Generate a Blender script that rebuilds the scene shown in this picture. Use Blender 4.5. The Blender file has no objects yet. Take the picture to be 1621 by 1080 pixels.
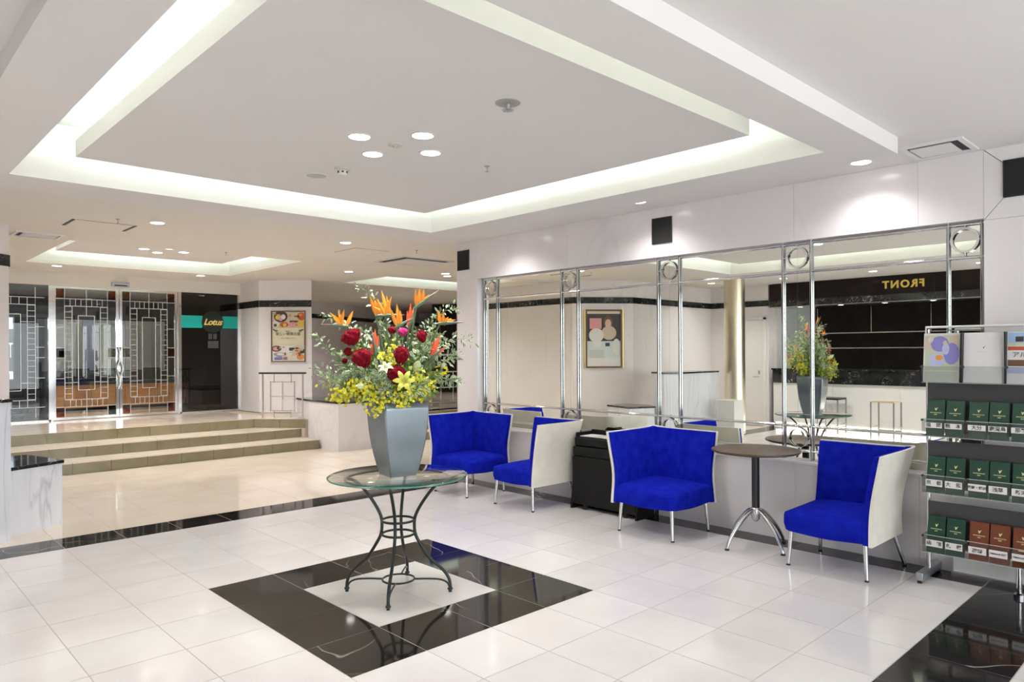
import bpy, math, random
from mathutils import Vector, Matrix
random.seed(7)
S = bpy.context.scene
COL = S.collection
PI = math.pi
T = 0.45                      # floor tile module (m)
# ------------------------------------------------------------------ camera
CAM = (-1.7925, -3.0122, 1.5570)
YAW, ROLL, FPX, CYPX = 0.8101, -0.0049, 1130.19, 557.55
Fv = Vector((math.cos(YAW), math.sin(YAW), 0)); Rv = Vector((math.sin(YAW), -math.cos(YAW), 0)); Uv = Vector((0, 0, 1))
R2 = Rv*math.cos(ROLL) + Uv*math.sin(ROLL); U2 = Uv*math.cos(ROLL) - Rv*math.sin(ROLL)
cd = bpy.data.cameras.new('camera'); cam = bpy.data.objects.new('camera', cd); COL.objects.link(cam)
cd.sensor_width = 36; cd.lens = FPX/1621*36; cd.shift_y = (CYPX-540)/1621; cd.clip_start = 0.05; cd.clip_end = 200
m = Matrix((R2, U2, -Fv)).transposed().to_4x4(); m.translation = Vector(CAM); cam.matrix_world = m
S.camera = cam
# ------------------------------------------------------------------ world, exposure
W = bpy.data.worlds.new('World'); S.world = W; W.use_nodes = True
bg = W.node_tree.nodes['Background']; bg.inputs[0].default_value = (0.93, 0.96, 1.0, 1); bg.inputs[1].default_value = 6.3
S.view_settings.view_transform = 'Standard'; S.view_settings.look = 'None'
S.view_settings.exposure = -0.18; S.view_settings.gamma = 1.0; S.view_settings.use_curve_mapping = False
SPOT_W = 52.0                 # watts of one downlight
COVE_E = 36.0                 # emission of the cove tubes
def portal(name, loc, rot, sx, sy):
    l = bpy.data.lights.new(name, 'AREA'); l.shape = 'RECTANGLE'; l.size = sx; l.size_y = sy
    o = bpy.data.objects.new(name, l); COL.objects.link(o); o.location = loc; o.rotation_euler = rot
    l.cycles.is_portal = True
portal('window_portal', (-1.0, -6.62, 1.5), (PI/2, 0, 0), 9.6, 2.5)
portal('window_portal', (-0.5, 16.45, 1.7), (-PI/2, 0, 0), 3.4, 1.5)
# ------------------------------------------------------------------ materials
MATS = {}
def nodes(name):
    mt = bpy.data.materials.new(name); mt.use_nodes = True
    nt = mt.node_tree; return mt, nt, nt.nodes['Principled BSDF']
def pm(name, col, rough=0.5, metal=0.0, spec=0.5, emit=0, ecol=None, sheen=0, coat=0, trans=0, ior=None):
    mt, nt, b = nodes(name)
    b.inputs['Base Color'].default_value = (*col, 1); b.inputs['Roughness'].default_value = rough
    b.inputs['Metallic'].default_value = metal; b.inputs['Specular IOR Level'].default_value = spec
    if emit: b.inputs['Emission Color'].default_value = (*(ecol or col), 1); b.inputs['Emission Strength'].default_value = emit
    if sheen: b.inputs['Sheen Weight'].default_value = sheen
    if coat: b.inputs['Coat Weight'].default_value = coat; b.inputs['Coat Roughness'].default_value = 0.05
    if trans: b.inputs['Transmission Weight'].default_value = trans
    if ior: b.inputs['IOR'].default_value = ior
    MATS[name] = mt; return mt
def N(nt, typ, **k):
    n = nt.nodes.new(typ)
    for a, v in k.items(): setattr(n, a, v)
    return n
def ramp(nt, stops):
    r = N(nt, 'ShaderNodeValToRGB'); cr = r.color_ramp
    while len(cr.elements) < len(stops): cr.elements.new(0.5)
    for e, (p, c) in zip(cr.elements, stops): e.position = p; e.color = (*c, 1)
    return r
def noisy(name, c1, c2, scale=3.0, rough=0.5, stretch=(1, 1, 1), detail=4, lo=0.35, hi=0.65, spec=0.5, bump=0, bscale=60, metal=0, rnd=0.0, sheen=0, coat=0):
    """colour wandering between two tones by world position, with an optional per-object tone shift"""
    mt, nt, b = nodes(name); L = nt.links.new
    g = N(nt, 'ShaderNodeNewGeometry'); mp = N(nt, 'ShaderNodeMapping'); mp.inputs['Scale'].default_value = stretch
    L(g.outputs['Position'], mp.inputs['Vector'])
    n = N(nt, 'ShaderNodeTexNoise'); n.inputs['Scale'].default_value = scale; n.inputs['Detail'].default_value = detail
    L(mp.outputs[0], n.inputs['Vector'])
    r = ramp(nt, [(lo, c1), (hi, c2)]); L(n.outputs['Fac'], r.inputs[0]); out = r.outputs[0]
    if rnd:
        oi = N(nt, 'ShaderNodeObjectInfo'); hs = N(nt, 'ShaderNodeHueSaturation'); mr = N(nt, 'ShaderNodeMapRange')
        mr.inputs['To Min'].default_value = 1-rnd; mr.inputs['To Max'].default_value = 1+rnd
        L(oi.outputs['Random'], mr.inputs['Value']); L(mr.outputs[0], hs.inputs['Value']); L(out, hs.inputs['Color']); out = hs.outputs[0]
    L(out, b.inputs['Base Color'])
    b.inputs['Roughness'].default_value = rough; b.inputs['Specular IOR Level'].default_value = spec; b.inputs['Metallic'].default_value = metal
    if sheen: b.inputs['Sheen Weight'].default_value = sheen
    if coat: b.inputs['Coat Weight'].default_value = coat
    if bump:
        n2 = N(nt, 'ShaderNodeTexNoise'); n2.inputs['Scale'].default_value = bscale; L(g.outputs['Position'], n2.inputs['Vector'])
        bp = N(nt, 'ShaderNodeBump'); bp.inputs['Strength'].default_value = bump; bp.inputs['Distance'].default_value = 0.01
        L(n2.outputs['Fac'], bp.inputs['Height']); L(bp.outputs[0], b.inputs['Normal'])
    MATS[name] = mt; return mt
def veined(name, base, base2, vein, scale=2.0, width=0.02, rough=0.08, stretch=(1, 1, 1), rnd=0.03, dist=1.2, amount=1.0, spec=0.5, patch=0.45):
    """polished stone: broken thin veins (zero-crossings of distorted noise) on a mottled ground"""
    mt, nt, b = nodes(name); L = nt.links.new
    g = N(nt, 'ShaderNodeNewGeometry'); oi = N(nt, 'ShaderNodeObjectInfo')
    mul = N(nt, 'ShaderNodeVectorMath', operation='SCALE'); mul.inputs[0].default_value = (31, 17, 23); L(oi.outputs['Random'], mul.inputs['Scale'])
    add = N(nt, 'ShaderNodeVectorMath', operation='ADD'); L(g.outputs['Position'], add.inputs[0]); L(mul.outputs[0], add.inputs[1])
    mp = N(nt, 'ShaderNodeMapping'); mp.inputs['Scale'].default_value = stretch; L(add.outputs[0], mp.inputs['Vector'])
    n = N(nt, 'ShaderNodeTexNoise'); n.inputs['Scale'].default_value = scale; n.inputs['Detail'].default_value = 3; n.inputs['Distortion'].default_value = dist
    L(mp.outputs[0], n.inputs['Vector'])
    s = N(nt, 'ShaderNodeMath', operation='SUBTRACT'); L(n.outputs['Fac'], s.inputs[0]); s.inputs[1].default_value = 0.5
    a = N(nt, 'ShaderNodeMath', operation='ABSOLUTE'); L(s.outputs[0], a.inputs[0])
    v = N(nt, 'ShaderNodeMapRange'); v.inputs['From Min'].default_value = 0; v.inputs['From Max'].default_value = width
    v.inputs['To Min'].default_value = amount; v.inputs['To Max'].default_value = 0; L(a.outputs[0], v.inputs['Value'])
    n2 = N(nt, 'ShaderNodeTexNoise'); n2.inputs['Scale'].default_value = scale*0.8; L(mp.outputs[0], n2.inputs['Vector'])
    pr = N(nt, 'ShaderNodeMapRange'); pr.inputs['From Min'].default_value = patch; pr.inputs['From Max'].default_value = patch+0.15; L(n2.outputs['Fac'], pr.inputs['Value'])
    mm = N(nt, 'ShaderNodeMath', operation='MULTIPLY'); L(v.outputs[0], mm.inputs[0]); L(pr.outputs[0], mm.inputs[1])
    n3 = N(nt, 'ShaderNodeTexNoise'); n3.inputs['Scale'].default_value = scale*2.2; n3.inputs['Detail'].default_value = 5; L(mp.outputs[0], n3.inputs['Vector'])
    gr = ramp(nt, [(0.35, base), (0.7, base2)]); L(n3.outputs['Fac'], gr.inputs[0])
    hs = N(nt, 'ShaderNodeHueSaturation'); mr = N(nt, 'ShaderNodeMapRange'); mr.inputs['To Min'].default_value = 1-rnd; mr.inputs['To Max'].default_value = 1+rnd
    L(oi.outputs['Random'], mr.inputs['Value']); L(mr.outputs[0], hs.inputs['Value']); L(gr.outputs[0], hs.inputs['Color'])
    mx = N(nt, 'ShaderNodeMix', data_type='RGBA'); L(mm.outputs[0], mx.inputs[0]); L(hs.outputs[0], mx.inputs[6]); mx.inputs[7].default_value = (*vein, 1)
    L(mx.outputs[2], b.inputs['Base Color']); b.inputs['Roughness'].default_value = rough; b.inputs['Specular IOR Level'].default_value = spec
    MATS[name] = mt; return mt
def thin_glass(name, tint, rough=0.0, refl=1.0, ior=1.5):
    mt = bpy.data.materials.new(name); mt.use_nodes = True; nt = mt.node_tree; nt.nodes.clear(); L = nt.links.new
    o = N(nt, 'ShaderNodeOutputMaterial'); t = N(nt, 'ShaderNodeBsdfTransparent'); t.inputs[0].default_value = (*tint, 1)
    g = N(nt, 'ShaderNodeBsdfGlossy'); g.inputs['Roughness'].default_value = rough; g.inputs[0].default_value = (refl, refl, refl, 1)
    f = N(nt, 'ShaderNodeFresnel'); ge = N(nt, 'ShaderNodeNewGeometry'); mr = N(nt, 'ShaderNodeMapRange')   # same reflection on both faces of a pane
    mr.inputs['To Min'].default_value = ior; mr.inputs['To Max'].default_value = 1/ior; L(ge.outputs['Backfacing'], mr.inputs['Value']); L(mr.outputs[0], f.inputs[0])
    mx = N(nt, 'ShaderNodeMixShader'); L(f.outputs[0], mx.inputs[0]); L(t.outputs[0], mx.inputs[1]); L(g.outputs[0], mx.inputs[2]); L(mx.outputs[0], o.inputs[0])
    MATS[name] = mt; return mt
veined('white_tile', (0.69, 0.65, 0.64), (0.745, 0.71, 0.70), (0.62, 0.57, 0.54), 1.1, 0.01, 0.10, rnd=0.02, amount=0.22, dist=0.3)
veined('black_tile', (0.010, 0.009, 0.009), (0.018, 0.016, 0.015), (0.42, 0.40, 0.37), 0.9, 0.004, 0.06, rnd=0.1, dist=0.25, patch=0.46, spec=0.3)
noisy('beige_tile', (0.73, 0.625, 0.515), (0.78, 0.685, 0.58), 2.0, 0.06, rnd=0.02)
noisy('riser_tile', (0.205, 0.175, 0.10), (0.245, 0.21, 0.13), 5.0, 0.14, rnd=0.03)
pm('grout', (0.44, 0.41, 0.39), 0.8); pm('dark_grout', (0.30, 0.28, 0.24), 0.8); pm('beige_grout', (0.52, 0.44, 0.35), 0.8)
veined('wall_marble', (0.79, 0.745, 0.755), (0.83, 0.785, 0.79), (0.62, 0.58, 0.59), 0.9, 0.02, 0.16, stretch=(1, 1, .5), rnd=0.012, amount=0.3)
veined('grey_marble', (0.80, 0.81, 0.88), (0.86, 0.87, 0.92), (0.42, 0.42, 0.47), 1.6, 0.03, 0.15, stretch=(3, 3, .35), rnd=0.01, amount=0.55)  # pedestal stone; the cool tint of window daylight is put into its colour
veined('granite', (0.012, 0.014, 0.013), (0.022, 0.024, 0.024), (0.55, 0.55, 0.55), 6.0, 0.012, 0.07, dist=1.5, rnd=0.05, patch=0.48)
noisy('plaster', (0.79, 0.755, 0.735), (0.81, 0.775, 0.755), 1.2, 0.85, spec=0.15)
noisy('warm_plaster', (0.79, 0.745, 0.69), (0.81, 0.765, 0.71), 1.2, 0.85, spec=0.15)
pm('cove_white', (0.82, 0.84, 0.80), 0.7, spec=0.2)
pm('white_wall', (0.72, 0.71, 0.69), 0.5, spec=0.3)
pm('tube_light', (0.93, 1.0, 0.93), 0.5, emit=COVE_E)
pm('lamp_glow', (1, 0.97, 0.93), 0.5, emit=14, ecol=(1, 0.96, 0.90))
pm('strip_glow', (1, 0.97, 0.85), 0.5, emit=14, ecol=(1, 0.97, 0.85))
pm('chrome', (0.72, 0.72, 0.73), 0.09, 1.0); pm('satin_chrome', (0.62, 0.62, 0.63), 0.25, 1.0)
pm('grey_steel', (0.45, 0.47, 0.52), 0.35, 1.0); pm('gold_column', (0.80, 0.72, 0.55), 0.28, 1.0)
pm('mirror_silver', (0.93, 0.945, 0.88), 0.0, 1.0)
pm('post_chrome', (0.40, 0.40, 0.41), 0.05, 1.0); pm('cabinet_black', (0.006, 0.006, 0.006), 0.5, spec=0.25); pm('brushed', (0.50, 0.50, 0.49), 0.5, 0.8); pm('lattice_metal', (0.60, 0.60, 0.57), 0.35, 0.6); pm('brass', (0.75, 0.55, 0.18), 0.3, 1.0); pm('dark_bronze', (0.17, 0.10, 0.07), 0.4)
noisy('blue_fabric', (0.004, 0.009, 0.30), (0.007, 0.016, 0.38), 12, 0.9, bump=0.06, bscale=500, spec=0.05)
noisy('cream_fabric', (0.76, 0.72, 0.64), (0.82, 0.78, 0.70), 8, 0.8, bump=0.05, bscale=400, spec=0.2)
noisy('walnut', (0.045, 0.022, 0.015), (0.085, 0.044, 0.032), 6, 0.35, stretch=(1, 12, 1))
noisy('dark_wood', (0.009, 0.005, 0.004), (0.018, 0.011, 0.009), 4, 0.5, spec=0.25, stretch=(8, 1, 1))
noisy('orange_wood', (0.50, 0.21, 0.06), (0.60, 0.28, 0.09), 3, 0.3, stretch=(1, 1, 6))
pm('black_plastic', (0.012, 0.012, 0.012), 0.35); pm('black_matt', (0.008, 0.008, 0.008), 0.8); pm('iron', (0.035, 0.04, 0.04), 0.35, 0.6)
pm('black_leather', (0.012, 0.012, 0.013), 0.4); pm('dark_grey', (0.055, 0.053, 0.058), 0.5)
noisy('vase_silver', (0.185, 0.215, 0.24), (0.23, 0.265, 0.295), 3, 0.28, metal=0.7)
thin_glass('clear_glass', (0.96, 0.98, 0.97)); thin_glass('table_glass', (0.93, 0.96, 0.94)); thin_glass('tinted_glass', (0.34, 0.29, 0.27)); thin_glass('smoke_glass', (0.55, 0.58, 0.62))
thin_glass('acrylic', (0.95, 0.96, 0.955), refl=0.6); thin_glass('amber_glass', (0.60, 0.25, 0.02)); thin_glass('green_glass', (0.05, 0.12, 0.06)); thin_glass('olive_glass', (0.40, 0.36, 0.05))
pm('glass_edge', (0.05, 0.20, 0.14), 0.08, spec=0.8)
pm('white_paint', (0.78, 0.77, 0.76), 0.4); pm('off_white', (0.62, 0.60, 0.52), 0.5); pm('speaker_grey', (0.52, 0.50, 0.47), 0.7); pm('vent_dark', (0.015, 0.015, 0.014), 0.7)
pm('door_white', (0.74, 0.73, 0.72), 0.35); pm('teal', (0.0, 0.42, 0.36), 0.4); pm('sign_disc', (0.012, 0.02, 0.014), 0.3); pm('gold_paint', (0.80, 0.60, 0.12), 0.4); pm('sign_gold', (0.85, 0.68, 0.20), 0.4)
pm('paper_white', (0.80, 0.77, 0.78), 0.4); pm('paper_cream', (0.74, 0.68, 0.50), 0.5); pm('paper_grey', (0.55, 0.57, 0.53), 0.5); pm('ink', (0.04, 0.035, 0.03), 0.6)
pm('green_cover', (0.018, 0.060, 0.038), 0.3); pm('brown_cover', (0.17, 0.045, 0.022), 0.3); pm('gilt', (0.72, 0.68, 0.35), 0.4)
for nm, c in dict(pr_red=(0.5, 0.08, 0.04), pr_orange=(0.75, 0.28, 0.05), pr_yellow=(0.75, 0.52, 0.06), pr_brown=(0.16, 0.08, 0.04), pr_dark=(0.05, 0.045, 0.05), pr_pink=(0.72, 0.34, 0.36),
                  pr_green=(0.30, 0.34, 0.12), pr_white=(0.75, 0.72, 0.70), pr_violet=(0.24, 0.22, 0.55), pr_lilac=(0.50, 0.52, 0.74), pr_mauve=(0.36, 0.30, 0.36), pr_skin=(0.72, 0.48, 0.38),
                  pr_sky=(0.35, 0.52, 0.75), pr_tan=(0.62, 0.52, 0.40), pr_pale=(0.62, 0.68, 0.68), pr_sage=(0.55, 0.58, 0.45)).items(): pm(nm, c, 0.5)
pm('stem_green', (0.12, 0.22, 0.05), 0.5); pm('dark_stem', (0.09, 0.13, 0.05), 0.5); pm('petal_orange', (0.90, 0.30, 0.015), 0.5); pm('petal_red_orange', (0.80, 0.09, 0.02), 0.5)
pm('lily_yellow', (0.72, 0.70, 0.12), 0.5); pm('lily_pale', (0.70, 0.75, 0.42), 0.5); pm('orchid_yellow', (0.86, 0.74, 0.02), 0.5); pm('orchid_lime', (0.60, 0.66, 0.08), 0.5)
noisy('celosia_red', (0.13, 0.001, 0.007), (0.25, 0.003, 0.015), 60, 0.9, bump=0.6, bscale=220, spec=0.1, sheen=0.05); pm('celosia_pink', (0.50, 0.02, 0.15), 0.9)
noisy('deep_leaf', (0.03, 0.08, 0.02), (0.06, 0.13, 0.03), 20, 0.45); noisy('mid_leaf', (0.15, 0.24, 0.05), (0.24, 0.34, 0.08), 20, 0.5)
def leaf_material():
    mt, nt, b = nodes('variegated_leaf'); L = nt.links.new
    at = N(nt, 'ShaderNodeAttribute', attribute_name='edge'); n = N(nt, 'ShaderNodeTexNoise'); n.inputs['Scale'].default_value = 90
    g = N(nt, 'ShaderNodeNewGeometry'); L(g.outputs['Position'], n.inputs['Vector'])
    mm = N(nt, 'ShaderNodeMath', operation='MULTIPLY_ADD'); L(n.outputs['Fac'], mm.inputs[0]); mm.inputs[1].default_value = 0.5; L(at.outputs['Fac'], mm.inputs[2])
    r = ramp(nt, [(0.50, (0.13, 0.22, 0.09)), (0.80, (0.30, 0.38, 0.20)), (1.0, (0.66, 0.70, 0.52))]); L(mm.outputs[0], r.inputs[0])
    L(r.outputs[0], b.inputs['Base Color']); b.inputs['Roughness'].default_value = 0.5; MATS['variegated_leaf'] = mt
leaf_material()
def bract_material():
    mt, nt, b = nodes('bract'); L = nt.links.new
    at = N(nt, 'ShaderNodeAttribute', attribute_name='edge')
    r = ramp(nt, [(0.0, (0.10, 0.16, 0.08)), (0.55, (0.10, 0.15, 0.11)), (1.0, (0.40, 0.16, 0.15))]); L(at.outputs['Fac'], r.inputs[0]); L(r.outputs[0], b.inputs['Base Color'])
    b.inputs['Roughness'].default_value = 0.45; MATS['bract'] = mt
bract_material()
# ------------------------------------------------------------------ mesh helpers
class MB:
    def __init__(s): s.v = []; s.f = []; s.a = []
    def add(s, vs, fs, at=None):
        o = len(s.v); s.v += [tuple(p) for p in vs]; s.f += [tuple(i+o for i in q) for q in fs]; s.a += list(at) if at else [0.0]*len(vs)
        return s
    def box(s, x0, y0, z0, x1, y1, z1):
        x0, x1 = min(x0, x1), max(x0, x1); y0, y1 = min(y0, y1), max(y0, y1); z0, z1 = min(z0, z1), max(z0, z1)
        return s.add([(x0, y0, z0), (x1, y0, z0), (x1, y1, z0), (x0, y1, z0), (x0, y0, z1), (x1, y0, z1), (x1, y1, z1), (x0, y1, z1)],
                     [(0, 3, 2, 1), (4, 5, 6, 7), (0, 1, 5, 4), (1, 2, 6, 5), (2, 3, 7, 6), (3, 0, 4, 7)])
    def prism(s, poly, z0, z1):
        n = len(poly); area = sum(poly[i][0]*poly[(i+1) % n][1]-poly[(i+1) % n][0]*poly[i][1] for i in range(n))
        if area < 0: poly = poly[::-1]
        return s.add([(x, y, z0) for x, y in poly]+[(x, y, z1) for x, y in poly],
                     [tuple(range(n-1, -1, -1)), tuple(range(n, 2*n))]+[(i, (i+1) % n, n+(i+1) % n, n+i) for i in range(n)])
    def hexa(s, b, t):   # 4 bottom points (ccw from above) and 4 top points
        return s.add(list(b)+list(t), [(3, 2, 1, 0), (4, 5, 6, 7), (0, 1, 5, 4), (1, 2, 6, 5), (2, 3, 7, 6), (3, 0, 4, 7)])
    def tube(s, path, r, n=8, closed=False, cap=True, at=None):
        P = [Vector(p) for p in path]; k = len(P); rs = r if isinstance(r, (list, tuple)) else [r]*k
        up = None; vs = []; al = []
        for i in range(k):
            a = P[(i-1) % k] if (closed or i) else P[i]; b = P[(i+1) % k] if (closed or i < k-1) else P[i]
            t = (b-a); t = t.normalized() if t.length > 1e-9 else Vector((0, 0, 1))
            if up is None: up = t.orthogonal().normalized()
            up = (up-t*up.dot(t)); up = up.normalized() if up.length > 1e-6 else t.orthogonal().normalized()
            w = t.cross(up)
            for j in range(n):
                an = 2*PI*j/n; vs.append(P[i]+(up*math.cos(an)+w*math.sin(an))*rs[i]); al.append(at[i] if at else 0.0)
        fs = []
        for i in range(k if closed else k-1):
            i2 = (i+1) % k
            for j in range(n): fs.append((i*n+j, i*n+(j+1) % n, i2*n+(j+1) % n, i2*n+j))
        if cap and not closed: fs += [tuple(range(n-1, -1, -1)), tuple((k-1)*n+j for j in range(n))]
        return s.add(vs, fs, al)
    def lathe(s, prof, n=32, c=(0, 0, 0)):
        k = len(prof); vs = []; fs = []
        for r, z in prof:
            for j in range(n): an = 2*PI*j/n; vs.append((c[0]+r*math.cos(an), c[1]+r*math.sin(an), c[2]+z))
        for i in range(k-1):
            for j in range(n): fs.append((i*n+j, i*n+(j+1) % n, (i+1)*n+(j+1) % n, (i+1)*n+j))
        fs += [tuple(range(n-1, -1, -1)), tuple((k-1)*n+j for j in range(n))]
        return s.add(vs, fs)
    def ball(s, c, rx, ry, rz, n=10, m=6, M=None):
        vs = [Vector((0, 0, -1))]
        for i in range(1, m):
            ph = -PI/2+PI*i/m
            for j in range(n): an = 2*PI*j/n; vs.append(Vector((math.cos(ph)*math.cos(an), math.cos(ph)*math.sin(an), math.sin(ph))))
        vs.append(Vector((0, 0, 1))); vs = [Vector((v.x*rx, v.y*ry, v.z*rz)) for v in vs]
        if M is not None: vs = [M @ v for v in vs]
        vs = [v+Vector(c) for v in vs]; fs = []
        for j in range(n): fs.append((0, 1+(j+1) % n, 1+j)); fs.append((len(vs)-1, 1+(m-2)*n+j, 1+(m-2)*n+(j+1) % n))
        for i in range(m-2):
            for j in range(n): a = 1+i*n; fs.append((a+j, a+(j+1) % n, a+n+(j+1) % n, a+n+j))
        return s.add(vs, fs)
    def blade(s, pts, ws, nrm, thick=0.15, at=None):
        """pointed blade along pts with half-widths ws; nrm is the facing direction"""
        P = [Vector(p) for p in pts]; k = len(P); vs = []; al = []
        for i in range(k):
            t = (P[min(i+1, k-1)]-P[max(i-1, 0)]).normalized(); n = Vector(nrm); n = (n-t*n.dot(t)); n = n.normalized() if n.length > 1e-6 else t.orthogonal().normalized()
            w = t.cross(n); h = ws[i]
            vs += [P[i]+w*h, P[i]+n*h*thick, P[i]-w*h, P[i]-n*h*thick]; al += [1, 0, 1, 0] if at is None else [at[i]]*4
        fs = [(i*4+j, i*4+(j+1) % 4, i*4+4+(j+1) % 4, i*4+4+j) for i in range(k-1) for j in range(4)]
        fs += [(3, 2, 1, 0), tuple((k-1)*4+j for j in range(4))]
        return s.add(vs, fs, al)
def spline(pts, n=6):
    P = [Vector(p) for p in pts]; out = []
    for i in range(len(P)-1):
        p0, p1, p2, p3 = P[max(i-1, 0)], P[i], P[i+1], P[min(i+2, len(P)-1)]
        for j in range(n):
            t = j/n; out.append(0.5*((2*p1)+(p2-p0)*t+(2*p0-5*p1+4*p2-p3)*t*t+(3*p1-p0-3*p2+p3)*t**3))
    out.append(P[-1]); return out
def mesh(name, mb, mat, smooth=None, attr=False):
    me = bpy.data.meshes.new(name); me.from_pydata(mb.v, [], mb.f); me.update()
    if mat: me.materials.append(MATS[mat])
    if smooth:
        me.polygons.foreach_set('use_smooth', [True]*len(me.polygons)); me.set_sharp_from_angle(angle=math.radians(smooth))
    if attr:
        a = me.attributes.new('edge', 'FLOAT', 'POINT'); a.data.foreach_set('value', mb.a)
    return me
def obj(name, mb, mat, parent=None, smooth=None, bevel=0, loc=None, seg=2, attr=False, rotz=0, kind=None):
    me = mb if isinstance(mb, bpy.types.Mesh) else mesh(name, mb, mat, smooth, attr)
    o = bpy.data.objects.new(name, me); COL.objects.link(o)
    if parent: o.parent = parent
    if loc: o.location = loc
    if rotz: o.rotation_euler = (0, 0, rotz)
    if bevel:
        b = o.modifiers.new('bevel', 'BEVEL'); b.width = bevel; b.segments = seg; b.limit_method = 'ANGLE'
        if not smooth: me.polygons.foreach_set('use_smooth', [True]*len(me.polygons)); me.set_sharp_from_angle(angle=math.radians(40))
    if kind: o['kind'] = kind
    return o
def tag(o, label, cat, group=None):
    o['label'] = label; o['category'] = cat
    if group: o['group'] = group
    return o
def thing(name, label, cat, loc=(0, 0, 0), rotz=0, group=None):
    o = bpy.data.objects.new(name, None); COL.objects.link(o); o.location = loc; o.rotation_euler = (0, 0, rotz); o.empty_display_size = 0.1
    return tag(o, label, cat, group)
def struct(name, mb, mat, label=None, **k):
    o = obj(name, mb, mat, **k); o['kind'] = 'structure'
    if label: o['label'] = label
    return o
def sroot(name, label=None, loc=(0, 0, 0), rotz=0):
    o = bpy.data.objects.new(name, None); COL.objects.link(o); o.location = loc; o.rotation_euler = (0, 0, rotz); o['kind'] = 'structure'
    if label: o['label'] = label
    return o
def text_mesh(name, body, size, mat, depth=0.001, bold=0.0, shear=0.0, space=1.0):
    """lettering as a mesh: x to the right, y up, centred"""
    c = bpy.data.curves.new(name, 'FONT'); c.body = body; c.size = size; c.align_x = 'CENTER'; c.align_y = 'CENTER'; c.extrude = depth; c.offset = bold; c.shear = shear; c.space_character = space; c.resolution_u = 3
    t = bpy.data.objects.new(name, c); COL.objects.link(t); bpy.context.view_layer.update()
    me = bpy.data.meshes.new_from_object(t.evaluated_get(bpy.context.evaluated_depsgraph_get())); me.name = name
    bpy.data.objects.remove(t); bpy.data.curves.remove(c); me.materials.clear(); me.materials.append(MATS[mat]); return me
def place_text(me, parent, origin, right, up):
    r = Vector(right).normalized(); u = Vector(up).normalized(); n = r.cross(u)
    M = Matrix((r, u, n)).transposed().to_4x4(); M.translation = Vector(origin)
    o = bpy.data.objects.new(me.name, me); COL.objects.link(o); o.parent = parent; o.matrix_local = M; return o
def project(p):
    d = Vector(p)-Vector(CAM); z = d.dot(Fv)
    if z < 0.1: return None
    return (810.5+FPX*d.dot(R2)/z, CYPX-FPX*d.dot(U2)/z)
def seen(pts, mg=8):
    for p in pts:
        q = project(p)
        if q and -mg < q[0] < 1621+mg and -mg < q[1] < 1080+mg: return True
    return False
# ------------------------------------------------------------------ setting: floors
TILE_CACHE = {}
def tile_obj(name, parent, x0, y0, x1, y1, z, mat, gap=0.0026, th=0.012):
    key = (round(x1-x0, 3), round(y1-y0, 3), mat)
    if key not in TILE_CACHE:
        w, h = (x1-x0)/2-gap, (y1-y0)/2-gap; TILE_CACHE[key] = mesh(name, MB().box(-w, -h, -th, w, h, 0), mat)
    return obj(name, TILE_CACHE[key], mat, parent, loc=((x0+x1)/2, (y0+y1)/2, z))
def lay(parent, cells, z, rest_name):
    """tiles seen by the photograph singly, all others joined into one piece"""
    rest = {}
    for (x0, y0, x1, y1, mat) in cells:
        c = [(x0, y0, z), (x1, y0, z), (x1, y1, z), (x0, y1, z), ((x0+x1)/2, (y0+y1)/2, z)]
        if seen(c): tile_obj('tile', parent, x0, y0, x1, y1, z, mat)
        else: rest.setdefault(mat, MB()).box(x0+.0018, y0+.0018, z-.012, x1-.0018, y1-.0018, z)
    for mat, mb in rest.items(): obj(rest_name, mb, mat, parent, kind='stuff')
floor = struct('floor', MB().box(-6.6, -6.8, -0.2, 3.99, 3.96, -0.0015), 'grout', 'lobby floor of polished white and black marble tiles')
cells = []
ub = list(range(-15, 8))+[8.15]; vb = [-14, -13, -12, -11, -10, -9, -8, -7, -6, -4.87, -3.87]+list(range(-3, 9))
def umat(i, j): return 'black_tile' if (0 <= i <= 3 and 0 <= j <= 3 and (i in (0, 3) or j in (0, 3))) else 'white_tile'
for a in range(len(ub)-1):
    for b in range(len(vb)-1):
        u0, u1, v0, v1 = ub[a], ub[a+1], vb[b], vb[b+1]
        mt = umat(u0, v0)
        if -4.88 < v0 < -4.8: mt = 'black_tile'
        cells.append((u0*T, v0*T, u1*T, v1*T, mt))
for b in range(len(vb)-1): cells.append((8.15*T, vb[b]*T, 3.898, vb[b+1]*T, 'black_tile'))
for a in range(-15, 9): cells.append((a*T, 8*T, min((a+1)*T, 3.898), 8.87*T, 'black_tile'))
lay(floor, cells, 0.0, 'far_tiles')
hall = struct('floor_hall', MB().box(-6.6, 3.96, -0.2, 13.2, 8.2, -0.0015), 'beige_grout', 'hall floor of polished beige tiles in front of the steps')
cells = []
for a in range(-15, 29):
    for b in range(4): cells.append((a*T, 8.87*T+b*0.9, (a+1)*T, min(8.87*T+(b+1)*0.9, 7.585), 'beige_tile'))
lay(hall, cells, 0.0, 'far_tiles')
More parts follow.
